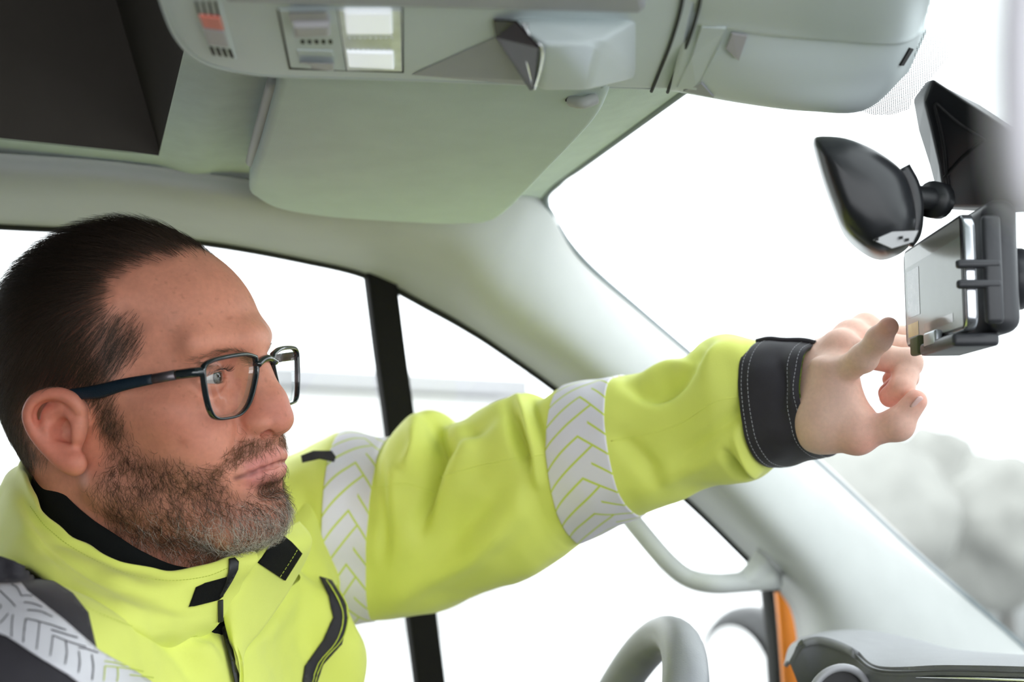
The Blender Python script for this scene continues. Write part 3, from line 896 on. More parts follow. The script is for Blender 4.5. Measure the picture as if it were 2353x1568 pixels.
# --- eyeballs (local frame -> world), iris and pupil by angle from the gaze axis
def eye_mat():
    m = bpy.data.materials.new('eye')
    m.use_nodes = True
    nt = m.node_tree; b = nt.nodes['Principled BSDF']
    a = nt.nodes.new('ShaderNodeAttribute'); a.attribute_name = 'tint'
    nt.links.new(a.outputs['Color'], b.inputs['Base Color'])
    b.inputs['Roughness'].default_value = 0.08
    b.inputs['Coat Weight'].default_value = 1.0
    b.inputs['Coat Roughness'].default_value = 0.02
    return m
EYE_M = eye_mat()
def make_eye(s, parent):
    n, k = 64, 96
    th = np.linspace(0, np.pi, n)[:, None]; ph = np.linspace(0, 2 * np.pi, k, endpoint=False)[None]
    r = 0.0122
    loc = np.stack([np.cos(th) + 0 * ph, np.sin(th) * np.cos(ph), np.sin(th) * np.sin(ph)], -1).reshape(-1, 3)
    ang = np.degrees(np.arccos(np.clip(loc[:, 0], -1, 1)))
    bulge = 1 + 0.05 * np.clip(1 - ang / 29, 0, 1)
    gz = math.radians(-2)
    R = np.array([[math.cos(gz), -math.sin(gz), 0], [math.sin(gz), math.cos(gz), 0], [0, 0, 1]])
    L = (loc * r * bulge[:, None]) @ R.T + np.array([0.0765, s * 0.0330, 0.0212])
    Cc = np.tile(np.array([[0.50, 0.46, 0.43]]), (len(loc), 1))
    pa = np.arctan2(loc[:, 2], loc[:, 1])
    iris = ang < 27
    streak = 0.75 + 0.25 * np.sin(pa * 31 + 2 * np.sin(pa * 7))
    Cc[iris] = np.array([0.11, 0.105, 0.075]) * streak[iris, None]
    Cc[(ang < 29) & (ang > 25)] = (0.035, 0.035, 0.03)
    Cc[ang < 12.5] = (0.004, 0.004, 0.004)
    o = mesh('eye', H2W(L), grid_faces(n, k, True), EYE_M, parent)
    set_col(o, 'tint', Cc)
    return o
# ================================================================= hair strands that follow the head surface
def sd_local(P):
    """trilinear lookup of the head distance field and its gradient"""
    q = (P - g_head.lo) / g_head.h
    q = np.clip(q, 1, np.array(g_head.n) - 3)
    i = q.astype(int); f = q - i
    V = g_head.V
    def at(dx, dy, dz): return V[i[:, 0] + dx, i[:, 1] + dy, i[:, 2] + dz]
    x, y, z = f[:, 0], f[:, 1], f[:, 2]
    c = {}
    for a in (0, 1):
        for b in (0, 1):
            for d in (0, 1): c[a, b, d] = at(a, b, d)
    v = 0; gx = 0; gy = 0; gz_ = 0
    for (a, b, d), vv in c.items():
        wx = x if a else 1 - x; wy = y if b else 1 - y; wz = z if d else 1 - z
        v = v + vv * wx * wy * wz
        gx = gx + vv * (1 if a else -1) * wy * wz
        gy = gy + vv * wx * (1 if b else -1) * wz
        gz_ = gz_ + vv * wx * wy * (1 if d else -1)
    G = np.stack([gx, gy, gz_], 1)
    return v, G / (np.linalg.norm(G, axis=1)[:, None] + 1e-9)

def sample_faces(w, n):
    A = np.linalg.norm(np.cross(hV[hF[:, 1]] - hV[hF[:, 0]], hV[hF[:, 2]] - hV[hF[:, 0]]), axis=1) * w
    c = np.cumsum(A); k = np.searchsorted(c, RNG.random(n) * c[-1])
    a, b = RNG.random((2, n))[:, :, None]
    f = hF[np.clip(k, 0, len(hF) - 1)]
    return (1 - a) * ((1 - b) * hV[f[:, 0]] + b * hV[f[:, 1]]) + a * ((1 - b) * hV[f[:, 3]] + b * hV[f[:, 2]])

def grow(P, D, length, height, n=8, curl=0.0, jit=0.15):
    """P roots, D unit growth directions (local), length/height per strand; strands hug the surface at a rising height"""
    N = len(P); pts = [P.copy()]
    p = P.copy()
    d = D + RNG.normal(0, jit, (N, 3)); d /= np.linalg.norm(d, axis=1)[:, None]
    cv = RNG.normal(0, 1, (N, 3))
    for s in range(1, n):
        t = s / (n - 1)
        v, G = sd_local(p)
        dt = d + cv * curl * t
        dt = dt - G * (dt * G).sum(1)[:, None] * 0.9
        dt /= np.linalg.norm(dt, axis=1)[:, None] + 1e-9
        p = p + dt * (length / (n - 1))[:, None]
        v, G = sd_local(p)
        p = p + G * ((height * t ** 0.7 - v) * 0.8)[:, None]
        pts.append(p.copy())
    return np.stack(pts, 1)

def strand_obj(name, S, rad, Cc, m, parent):
    """S: strands x n x 3 in world space"""
    k, n = S.shape[:2]
    hc = bpy.data.hair_curves.new(name)
    hc.add_curves([n] * k)
    hc.attributes['position'].data.foreach_set('vector', S.astype(np.float32).ravel())
    r = hc.attributes.get('radius') or hc.attributes.new('radius', 'FLOAT', 'POINT')
    prof = np.interp(np.linspace(0, 1, n), [0, 0.6, 1], [1, 0.9, 0.25])
    r.data.foreach_set('value', (np.asarray(rad)[:, None] * prof[None]).astype(np.float32).ravel())
    a = hc.attributes.new('tint', 'FLOAT_COLOR', 'CURVE')
    a.data.foreach_set('color', np.c_[Cc, np.ones(k)].astype(np.float32).ravel())
    hc.materials.append(m)
    o = bpy.data.objects.new(name, hc)
    COL.objects.link(o)
    setparent(o, parent)
    o['kind'] = 'stuff'
    return o

mat('hair', (0.03, 0.02, 0.015), 0.42, attr='tint', spec=0.4)
def make_hair(person):
    # scalp
    fc = hV[hF].mean(1)
    hd = hair_d(fc); v_, G_ = sd_local(fc)
    eb = (np.abs(fc[:, 1]) > 0.071) & (fc[:, 2] < 0.0245) & (fc[:, 0] < 0.006) & (fc[:, 0] > -0.05)
    w_ = sstep(-22, 30, hd) * ~eb
    P = sample_faces(w_, 26000)
    hd = hair_d(P)
    x, y, z = P.T
    top = sstep(0.055, 0.11, z)
    side = sstep(0.03, 0.07, np.abs(y))
    D = np.stack([-0.85 - 0.35 * top, -0.35 * np.sign(y) * top * side + 0.1 * top, -0.95 + 0.80 * top], 1)
    # side hair in front of the temples sweeps back, nape hair falls down
    D[:, 2] -= 0.5 * sstep(0.02, -0.04, z)
    D /= np.linalg.norm(D, axis=1)[:, None]
    ln = (0.015 + 0.020 * top + 0.008 * sstep(0.0, 0.05, z)) * (0.6 + 0.4 * sstep(0, 40, hd)) * RNG.uniform(0.75, 1.2, len(P))
    ht = (0.0022 + 0.0072 * top + 0.003 * sstep(0.0, 0.06, z)) * (0.35 + 0.65 * sstep(0, 50, hd)) * RNG.uniform(0.4, 1.15, len(P))
    ht *= 1 - 0.65 * (sstep(0.045, 0.07, np.abs(y)) * sstep(0.075, 0.05, z) * sstep(-0.04, -0.01, x))
    ht = np.maximum(ht, 0.0013 * RNG.uniform(0.7, 1.2, len(P)))
    S = grow(P, D, ln, ht, 9, 0.12, 0.13)
    b = RNG.uniform(0.5, 1.6, len(P))
    edge = 1 - sstep(0, 55, hd)
    Cc = np.array([0.020, 0.0125, 0.0085]) * b[:, None] * (1 + 3.2 * edge * (1 - 0.3 * top) + 1.5 * (1 - top))[:, None]
    strand_obj('hair', H2W(S), RNG.uniform(0.00006, 0.0001, len(P)), Cc, MATS['hair'], person)
    # beard
    bd = beard_d(fc)
    w_ = sstep(-14, 45, bd) * (0.35 + NZ(fc + 1, 110)) * (1 + 1.6 * ((fc[:, 2] > -0.047) & (fc[:, 0] > 0.083)) * sstep(-6, 8, bd) / (0.3 + sstep(-14, 45, bd)))
    P = sample_faces(w_, 10500)
    x, y, z = P.T
    must = (z > -0.047) & (x > 0.083)
    chin = sstep(0.045, 0.085, x) * sstep(-0.05, -0.075, z)
    v, G = sd_local(P)
    D = np.stack([0.10 + 0 * x, -0.25 * np.sign(y), -1 + 0 * x], 1)
    D[must] = np.stack([0.1 + 0 * x, 0.9 * np.sign(y), -0.8 + 0 * x], 1)[must]
    D += G * 0.25
    D /= np.linalg.norm(D, axis=1)[:, None]
    sb = sstep(-0.035, 0.0, z)
    ln = np.where(must, 0.0085, 0.0095 + 0.004 * chin - 0.003 * sb) * RNG.uniform(0.6, 1.25, len(P))
    ht = np.where(must, 0.0022, 0.0026 + 0.0026 * chin) * RNG.uniform(0.2, 1.3, len(P))
    S = grow(P, D, ln, ht, 7, 0.8, 0.42)
    grey = np.clip(0.46 * chin * sstep(-0.064, -0.086, z) + 0.20 * sstep(-0.06, -0.085, z) * sstep(0.0, 0.03, x), 0, 0.7) * (~must)
    isg = RNG.random(len(P)) < grey
    b = RNG.uniform(0.6, 1.5, len(P))
    Cc = np.array([0.048, 0.024, 0.014]) * b[:, None]
    Cc[must] = np.array([0.19, 0.090, 0.042]) * b[must, None]
    ginger = (~must) & (RNG.random(len(P)) < 0.42)
    Cc[ginger] = np.array([0.17, 0.082, 0.038]) * b[ginger, None]
    Cc[isg] = np.array([0.62, 0.58, 0.50]) * b[isg, None] * 0.8
    strand_obj('beard', H2W(S), RNG.uniform(0.00005, 0.00009, len(P)), Cc, MATS['hair'], person)
    # eyebrows
    n = 380
    t = RNG.random(n); s = np.where(RNG.random(n) < 0.5, -1, 1)
    base = np.stack([0.104 - 0.024 * t ** 2, s * (0.012 + 0.038 * t), 0.0305 + 0.003 * np.sin(t * 2.4) + RNG.normal(0, 0.0017, n)], 1)
    for _ in range(4):
        v, G = sd_local(base); base = base - G * v[:, None]
    D = np.stack([-0.2 + 0 * t, s * 0.9, 0.35 - 0.5 * t], 1); D /= np.linalg.norm(D, axis=1)[:, None]
    S = grow(base, D, RNG.uniform(0.005, 0.009, n), RNG.uniform(0.0008, 0.002, n), 6, 0.15, 0.2)
    strand_obj('eyebrow', H2W(S), np.full(n, 0.00007), np.array([0.20, 0.115, 0.065]) * RNG.uniform(0.6, 1.5, n)[:, None], MATS['hair'], person)
    # lashes
    n = 160
    t = RNG.random(n); s = np.where(RNG.random(n) < 0.5, -1, 1)
    yy = 0.0215 + 0.025 * t
    base = np.stack([np.interp(yy, [0.0205, 0.0335, 0.0465], [0.0875, 0.0905, 0.0835]), s * yy, 0.0262 - 24 * (yy - 0.0325) ** 2 + 0.0005], 1)
    tip = base + np.stack([0.0065 - 0.003 * t, s * 0.004 * (t - 0.3), RNG.uniform(0.001, 0.004, n)], 1)
    mid = (base + tip) / 2 - np.array([0, 0, 0.001])
    strand_obj('eyelashes', H2W(np.stack([base, mid, tip], 1)), np.full(n, 0.00006), np.full((n, 3), 0.015), MATS['hair'], person)
# ================================================================= eyeglasses (built in the head frame)
mat('frame_acetate', (0.010, 0.017, 0.020), 0.12, spec=0.6, coat=0.6, var=0.2, vscale=120)
mat('temple_navy', (0.004, 0.016, 0.030), 0.5, bump=0.3, bscale=1200, var=0.1)
mat('hinge_metal', (0.16, 0.14, 0.15), 0.35, metal=0.7, var=0.1)
glassmat('lens', (0.985, 0.99, 0.99), 0.035)
mat('lens_edge', (0.40, 0.50, 0.52), 0.1, spec=0.8, var=0.05)
GX = 0.1055
def lens_pt(u, v, s):
    """u outward from the bridge, v up: point on the gently wrapped front of the glasses"""
    y = 0.0105 + u
    x = GX - 0.045 * y - 1.9 * y * y + 0.06 * v
    return np.array([x, s * y, 0.0150 + v])
def lens_outline(n=64):
    # rounded trapezoid, flatter top, rounder lower corners
    k = [(0.003, 0.0165), (0.014, 0.0190), (0.030, 0.0190), (0.045, 0.0178), (0.0515, 0.0150), (0.0525, 0.0090), (0.0512, -0.004), (0.0485, -0.0145), (0.044, -0.0198), (0.034, -0.0212), (0.022, -0.0202), (0.0125, -0.0140), (0.0060, -0.003), (0.0018, 0.009)]
    k = k + [k[0]]
    return cr(np.array([(a, b, 0) for a, b in k]), n)[:-1, :2]
def make_glasses():
    gl = empty('eyeglasses', tuple(H2W(np.array([[GX, 0, 0.02]]))[0]), 'dark blue-green rectangular eyeglasses worn by the driver', 'eyeglasses')
    OL = lens_outline(73)
    fr_v, fr_f = [], []
    nrm = np.array([1.0, 0, 0])
    for s in (-1, 1):
        c = np.array([lens_pt(u, v, s) for u, v in OL])
        ctr = c.mean(0)
        T = np.roll(c, -1, 0) - np.roll(c, 1, 0); T /= np.linalg.norm(T, axis=1)[:, None]
        outd = np.cross(T, nrm); sg = np.sign(((c - ctr) * outd).sum(1)).mean(); outd *= sg
        outd /= np.linalg.norm(outd, axis=1)[:, None]
        wtop = np.interp(OL[:, 1], [-0.02, 0.008, 0.019], [0.0020, 0.0022, 0.0030])
        ring = []
        for a, b in ((0.0019, -0.0002), (0.0024, 0.35), (0.0021, 0.8), (0.0008, 1.0), (-0.0012, 1.0), (-0.0021, 0.85), (-0.0021, 0.1), (-0.0012, -0.0)):
            ring.append(c + nrm * a + outd * (wtop * b)[:, None])
        ring = np.stack(ring, 1)
        n, k = ring.shape[:2]
        o0 = len(fr_v) and sum(len(v) for v in fr_v) or 0
        Q = []
        for i in range(n):
            for j in range(k):
                i2, j2 = (i + 1) % n, (j + 1) % k
                q = [i * k + j, i2 * k + j, i2 * k + j2, i * k + j2]
                Q.append([o0 + t for t in (q if s > 0 else q[::-1])])
        fr_v.append(ring.reshape(-1, 3)); fr_f += Q
        # lens: clear disc with a visible thick rim on the minus lens
        cv = np.vstack([ctr + nrm * 0.0002, c * 0.5 + ctr * 0.5 + nrm * 0.0005, c])
        n = len(c)
        Fl = [[0, 1 + i, 1 + (i + 1) % n] for i in range(n)] + [[1 + i, 1 + n + i, 1 + n + (i + 1) % n, 1 + (i + 1) % n] for i in range(n)]
        lens_o = mesh('lens', H2W(cv), Fl, 'lens', gl)
        inn = ctr + (c - ctr) * 0.93
        back = inn - nrm * 0.0042
        ed = np.vstack([c - nrm * 0.0021, back])
        mesh('lens_bevel', H2W(ed), [[i, (i + 1) % n, n + (i + 1) % n, n + i] for i in range(n)], glassmat('lens_rim_glass%d' % s, (0.88, 0.93, 0.94), 0.12), lens_o)
    # bridge
    br = [lens_pt(0.002, 0.0115, -1) + [0.001, 0, 0], np.array([GX + 0.0012, -0.006, 0.0293]), np.array([GX + 0.0020, 0, 0.0303]), np.array([GX + 0.0012, 0.006, 0.0293]), lens_pt(0.002, 0.0115, 1) + [0.001, 0, 0]]
    mesh('frame_front', H2W(np.vstack(fr_v)), fr_f, 'frame_acetate', gl)
    tube('bridge', H2W(cr(br, 14)), 0.0027, 'frame_acetate', gl, seg=10, squash=(1.25, 1))
    for s in (-1, 1):
        e = lens_pt(0.0535, 0.0125, s)
        pth = np.array([e + [0.0005, -s * 0.001, 0], e + [-0.003, s * 0.0045, 0.0], e + [-0.010, s * 0.0062, -0.0002], e + [-0.017, s * 0.0065, -0.0005]])
        tube('end_piece', H2W(cr(pth, 12)), 0.0030, 'frame_acetate', gl, seg=8, squash=(0.7, 1.15))
        a = pth[-1]; b = a + np.array([-0.018, s * 0.0012, -0.0016])
        tube('hinge', H2W(np.array([a, b])), 0.0031, 'hinge_metal', gl, seg=8, squash=(0.55, 1.15))
        tp = np.array([b, b + [-0.022, s * 0.0015, -0.0022], b + [-0.042, s * 0.001, -0.0055], b + [-0.058, s * 0.001, -0.0062], b + [-0.076, s * 0.002, -0.0072], b + [-0.088, s * 0.002, -0.015], b + [-0.096, s * 0.001, -0.030]])
        rr = [0.0033, 0.0039, 0.0046, 0.0040, 0.0032, 0.0030, 0.0026]
        tube('temple', H2W(cr(tp, 30)), cr(np.array(rr)[:, None], 30)[:, 0], 'temple_navy', gl, seg=8, squash=(0.42, 1.1))
    return gl
# ================================================================= the driver's high-visibility jacket
mat('hivis', (0.78, 0.84, 0.17), 0.62, var=0.035, vscale=14, bump=0.25, bscale=1500, spec=0.25, sheen=0.15, dist=0.0005)
mat('charcoal', (0.030, 0.027, 0.033), 0.7, var=0.12, vscale=60, bump=0.35, bscale=1600, spec=0.3, sheen=0.1, dist=0.0005)
mat('knit_black', (0.006, 0.007, 0.007), 0.9, var=0.15, bump=0.3, bscale=900, spec=0.2)
mat('velcro', (0.006, 0.006, 0.006), 0.95, var=0.3, vscale=900, bump=1.0, bscale=1800, spec=0.2, dist=0.001)
mat('stitch_light', (0.42, 0.42, 0.45), 0.8, var=0.1)
mat('stitch_yellow', (0.50, 0.58, 0.06), 0.8, var=0.1)
mat('zip_black', (0.012, 0.012, 0.012), 0.45, var=0.1)

FOLDS = []      # (pixel polyline, amplitude m, half width px): soft ridges (+) and valleys (-) pressed into the cloth
def fold(pts, amp, wd): FOLDS.append((np.array(pts, float), amp, wd))

def apply_folds(V, N, folds, facing=0.05):
    q = proj(V)
    view = -V / np.linalg.norm(V, axis=1)[:, None]
    fac = sstep(-0.05, facing + 0.25, (N * view).sum(1))
    D = np.zeros(len(V))
    for p, amp, wd in folds:
        p = cr(p, max(12, 6 * len(p)))[:, :2] if len(p) > 2 else p
        best = np.full(len(V), 1e9); tt = np.zeros(len(V))
        n = len(p) - 1
        for i in range(n):
            a, b = p[i], p[i + 1]; e = b - a
            t = np.clip(((q[:, :2] - a) @ e) / (e @ e + 1e-9), 0, 1)
            d = np.linalg.norm(q[:, :2] - a - t[:, None] * e, axis=1)
            m = d < best
            best[m] = d[m]; tt[m] = (i + t[m]) / n
        taper = np.sin(np.pi * np.clip(tt * 0.86 + 0.07, 0, 1)) ** 0.7
        D += amp * taper * np.exp(-(best / wd) ** 2)
    return V + N * (D * fac)[:, None]

# --- torso shell
TYaw = math.radians(-35)
TR = np.array([[math.cos(TYaw), -math.sin(TYaw), 0], [math.sin(TYaw), math.cos(TYaw), 0], [0, 0, 1]])
g = Grid((-0.24, 0.60, -0.80), (0.40, 1.34, 0.08), 0.0042, 0.0)
g.ell((0.065, 0.985, -0.31), (0.128, 0.185, 0.25), 0, rot=TR)
g.ell((0.060, 0.985, -0.56), (0.145, 0.185, 0.22), 0.06, rot=TR)
g.ell((0.140, 1.070, -0.31), (0.098, 0.09, 0.25), 0.04)
g.ell((0.035, 0.985, -0.130), (0.105, 0.120, 0.090), 0.05)
g.cap((0.025, 0.945, -0.095), (-0.030, 0.825, -0.110), 0.080, 0.078, 0.05)
g.cap((-0.030, 0.820, -0.110), (-0.055, 0.765, -0.42), 0.074, 0.064, 0.04)
g.cap((0.060, 1.035, -0.070), (0.198, 1.185, -0.015), 0.082, 0.074, 0.05)
g.cap((-0.055, 0.765, -0.42), (0.06, 0.72, -0.62), 0.060, 0.052, 0.02)
g.cap(PY(742, 1410, 1.085), PY(768, 1500, 1.085), 0.020, 0.022, 0.03)
g.cap(PY(768, 1500, 1.085), PY(775, 1640, 1.085), 0.022, 0.024, 0.03)
g_torso = g
tV, tF = g.nets()
tV = relax(tV, tF, 3, 0.5)
fold([(560, 1500), (620, 1440), (700, 1330)], 0.006, 26)
fold([(655, 1120), (668, 1200), (705, 1290), (730, 1330)], -0.012, 20)
fold([(690, 1080), (700, 1160), (720, 1230)], 0.008, 22)
fold([(420, 1450), (470, 1500), (505, 1560)], 0.006, 22)
fold([(330, 1445), (420, 1510), (470, 1590)], -0.005, 26)
fold([(210, 1400), (330, 1470), (400, 1560)], 0.004, 30)
fold([(500, 1440), (450, 1470), (400, 1465)], -0.006, 16)
tN = vnormals(tV, tF)
tV = tV + tN * ((NZ(tV, 26) - 0.5) * 0.006 + (NZ(tV + 4, 60) - 0.5) * 0.002)[:, None]
tV = apply_folds(tV, vnormals(tV, tF), FOLDS)
torso_bvh = BVHTree.FromPolygons([tuple(v) for v in tV], [tuple(map(int, f)) for f in tF])

# --- left sleeve: rings between the upper and the lower outline of the arm
SL = [((640, 1075), (690, 1390), 1.16), ((710, 1035), (740, 1415), 1.18), ((790, 992), (797, 1432), 1.19), ((890, 1010), (870, 1422), 1.185), ((938, 968), (960, 1408), 1.18), ((985, 948), (1040, 1392), 1.17),
      ((1032, 984), (1130, 1357), 1.155), ((1110, 942), (1212, 1331), 1.14), ((1195, 902), (1290, 1282), 1.125), ((1252, 913), (1320, 1258), 1.115), ((1312, 886), (1347, 1236), 1.105),
      ((1420, 865), (1482, 1180), 1.08), ((1500, 852), (1565, 1148), 1.065), ((1560, 830), (1640, 1122), 1.052), ((1612, 788), (1700, 1110), 1.04), ((1665, 768), (1738, 1104), 1.03),
      ((1722, 780), (1775, 1076), 1.02), ((1775, 796), (1800, 1052), 1.01)]
SU = [0, 1, 2, 3, 4, 5, 6, 7, 8, 9, 10, 11, 12, 13, 14, 15, 16, 17]
_top = np.array([PD(*s[0], s[2]) for s in SL]); _bot = np.array([PD(*s[1], s[2]) for s in SL])
_ctr = (_top + _bot) / 2
def sleeve_rings(u, k=96, grow_=0.0, folds=True):
    """u: array of station parameters; returns points (len(u) x k x 3); v=0 top, 1/4 near side"""
    def S(A, u):
        return np.stack([np.interp(u, np.linspace(0, len(A) - 1, 400), cr(A, 400)[:, c]) for c in range(3)], 1)
    T, B = S(_top, u), S(_bot, u)
    c = (T + B) / 2; up = (T - B) / 2
    ax = S(_ctr, u + 0.6) - S(_ctr, u - 0.6)
    us = np.linspace(0, len(SL) - 1, 200)
    sm = S(_ctr, us)
    axs = np.gradient(sm, axis=0)
    ker = np.ones(41) / 41
    axs = np.stack([np.convolve(np.pad(axs[:, i], 20, mode='edge'), ker, 'valid') for i in range(3)], 1)
    ax = np.stack([np.interp(u, us, axs[:, i]) for i in range(3)], 1)
    ax /= np.linalg.norm(ax, axis=1)[:, None]
    w_ = np.cross(up, ax); hl = np.linalg.norm(up, axis=1)
    w_ = w_ / np.linalg.norm(w_, axis=1)[:, None]
    near = np.sign((w_ * -c).sum(1))[:, None]
    w_ = w_ * near
    wl = hl * np.interp(u, [0, 3, 10, 17], [0.9, 0.85, 0.88, 0.92])
    a = np.linspace(0, 2 * np.pi, k, endpoint=False)
    ca, sa = np.cos(a), np.sin(a)
    sq = 1.0 / (np.abs(ca) ** 2.3 + np.abs(sa) ** 2.3) ** (1 / 2.3)
    P = c[:, None] + up[:, None] * (ca * sq)[None, :, None] + (w_ * wl[:, None])[:, None] * (sa * sq)[None, :, None]
    bul = np.interp(u, [0, 1.9, 2.4, 3.0, 4.0], [0.028, 0.024, 0.012, 0.0, 0.0])
    n = P - c[:, None]; n /= np.linalg.norm(n, axis=2)[:, :, None]
    P = P - ax[:, None] * (bul[:, None] * np.clip(np.sin(a), 0, 1)[None])[:, :, None]
    sh = P.shape
    if folds:
        F2 = P.reshape(-1, 3); Nn = n.reshape(-1, 3)
        F2 = F2 + Nn * ((NZ(F2, 22) - 0.5) * 0.007 + (NZ(F2 + 7, 50) - 0.5) * 0.003)[:, None]
        F2 = apply_folds(F2, Nn, SFOLDS)
        P = F2.reshape(sh)
    return P + n * grow_, n
SFOLDS = []
def sfold(pts, amp, wd): SFOLDS.append((np.array(pts, float), amp * 1.6, wd))
sfold([(985, 955), (1005, 1010), (1008, 1075), (985, 1150), (960, 1215)], -0.012, 17)
sfold([(955, 975), (960, 1040), (930, 1090)], 0.008, 24)
sfold([(1040, 990), (1075, 1040), (1040, 1110), (1000, 1180)], 0.009, 28)
sfold([(1130, 960), (1080, 1000), (1025, 1050)], -0.005, 16)
sfold([(1190, 915), (1212, 975), (1232, 1050), (1240, 1110)], 0.007, 12)
sfold([(1170, 935), (1190, 1000), (1215, 1060)], -0.008, 18)
sfold([(1222, 925), (1238, 985), (1245, 1020)], -0.003, 9)
sfold([(900, 1380), (1000, 1310), (1090, 1260), (1180, 1180), (1210, 1110)], 0.008, 34)
sfold([(950, 1330), (1060, 1240), (1130, 1150)], -0.005, 30)
sfold([(885, 1060), (905, 1110), (890, 1200)], 0.005, 20)
sfold([(870, 1090), (885, 1180), (878, 1300)], -0.004, 16)
sfold([(1440, 880), (1510, 905), (1580, 850), (1620, 800)], -0.008, 20)
sfold([(1480, 870), (1540, 850), (1590, 835)], 0.006, 16)
sfold([(1600, 860), (1650, 820), (1710, 800)], 0.006, 26)
sfold([(1560, 1060), (1620, 1020), (1680, 960), (1700, 920)], -0.005, 20)
sfold([(1480, 1130), (1560, 1080), (1640, 1050)], 0.004, 26)
sfold([(1690, 1000), (1720, 1060), (1745, 1095)], 0.006, 15)
sfold([(1660, 1040), (1690, 1080), (1720, 1100)], -0.006, 13)
sfold([(1420, 1000), (1480, 1060), (1520, 1120)], -0.004, 22)

def make_jacket(person):
    tor = mesh('jacket', tV, tF, 'hivis', person, label='fluorescent yellow work jacket with grey panels and silver bands')
    us = np.linspace(0, 16.6, 230)
    P, n = sleeve_rings(us, 128)
    Fc = grid_faces(len(us), 128, True)
    SLV, SLF = P.reshape(-1, 3), Fc
    sl = mesh('sleeve', SLV, Fc, 'hivis', tor)
    # reflective bands: slices of the same sleeve, lifted off the cloth, UV-mapped for the printed chevrons
    for u0, u1, nm in ((1.95, 3.02, 'shoulder_band'), (9.98, 11.02, 'forearm_band')):
        us = np.linspace(u0, u1, 40)
        P, n = sleeve_rings(us, 256, 0.0013)
        pin = P - n * 0.0012
        P = np.concatenate([pin[:1], P, pin[-1:]], 0)
        k = 256; R = len(P)
        V = P.reshape(-1, 3); Fc = grid_faces(R, k, True)
        o = mesh('reflective_band', V, Fc, band_mat(nm), tor, label='silver reflective band with printed chevrons')
        uv = o.data.uv_layers.new(name='UVMap')
        li = np.zeros(len(o.data.loops), np.int32); o.data.loops.foreach_get('vertex_index', li)
        uu = np.clip((li // k - 1) / (R - 3), 0, 1); vv = (li % k) / k
        # close the seam on the far side
        fidx = np.repeat(np.arange(len(Fc)), 4)
        jj = (fidx % k)
        vv = np.where((jj == k - 1) & (li % k == 0), 1.0, vv)
        uv.data.foreach_set('uv', np.stack([uu, vv], 1).astype(np.float32).ravel())
    # long sleeve seams
    sb = BVHTree.FromPolygons([tuple(v) for v in SLV], [tuple(map(int, f)) for f in SLF])
    for px in ([(862, 1120), (930, 1112), (998, 1132)], [(1002, 1100), (1100, 1070), (1262, 1042)], [(1404, 1014), (1480, 1000), (1560, 975), (1640, 925), (1722, 908)]):
        out = []
        for p in cr(np.array([(*p, 0) for p in px]), 60):
            h = sb.ray_cast(Vector((0, 0, 0)), Vector(ray(p[0], p[1])).normalized())
            if h[0] is not None: out.append(np.array(h[0]))
        if len(out) > 8: tube('seam', np.array(out), 0.0006, 'hivis', tor, seg=6)
    return tor

def band_mat(nm):
    """silver cloth with thin yellow chevron lines: u across the band, v around the sleeve"""
    m = bpy.data.materials.new(nm)
    m.use_nodes = True
    nt = m.node_tree; b = nt.nodes['Principled BSDF']
    b.inputs['Roughness'].default_value = 0.55
    b.inputs['Metallic'].default_value = 0.15
    b.inputs['Base Color'].default_value = (0.55, 0.53, 0.565, 1)
    uvn = nt.nodes.new('ShaderNodeUVMap')
    sep = nt.nodes.new('ShaderNodeSeparateXYZ')
    nt.links.new(uvn.outputs[0], sep.inputs[0])
    def M(op, a, bb=None, c=None):
        n = nt.nodes.new('ShaderNodeMath'); n.operation = op
        for i, x in enumerate((a, bb, c)):
            if x is None: continue
            if isinstance(x, (int, float)): n.inputs[i].default_value = x
            else: nt.links.new(x, n.inputs[i])
        return n.outputs[0]
    u, v = sep.outputs[0], sep.outputs[1]
    REP, SL_, SR_, AP = 24.0, 2.2, 2.6, 0.56
    tl = M('ADD', M('MULTIPLY', v, REP), M('MULTIPLY', u, SL_))
    tr_ = M('ADD', M('ADD', M('MULTIPLY', v, REP), M('MULTIPLY', u, -SR_)), (SL_ + SR_) * AP)
    def line(t): return M('GREATER_THAN', M('ABSOLUTE', M('SUBTRACT', M('FRACT', t), 0.5)), 0.435)
    def odd(t): return M('GREATER_THAN', M('FRACT', M('ADD', M('MULTIPLY', t, 0.5), 0.25)), 0.5)
    left = M('MULTIPLY', line(tl), M('LESS_THAN', u, M('ADD', M('MULTIPLY', odd(tl), 0.21), AP)))
    right = M('MULTIPLY', line(tr_), M('GREATER_THAN', u, M('ADD', M('MULTIPLY', odd(tr_), 0.15), AP)))
    msk = M('MAXIMUM', left, right)
    mix = nt.nodes.new('ShaderNodeMix'); mix.data_type = 'RGBA'
    nt.links.new(msk, mix.inputs[0])
    mix.inputs[6].default_value = (0.82, 0.79, 0.88, 1)
    mix.inputs[7].default_value = (0.62, 0.72, 0.12, 1)
    nt.links.new(mix.outputs[2], b.inputs['Base Color'])
    return m
from mathutils.geometry import delaunay_2d_cdt
def inside(poly, p):
    c = False
    for (x1, y1), (x2, y2) in zip(poly, poly[1:] + poly[:1]):
        if (y1 > p[1]) != (y2 > p[1]) and p[0] < (x2 - x1) * (p[1] - y1) / (y2 - y1) + x1: c = not c
    return c
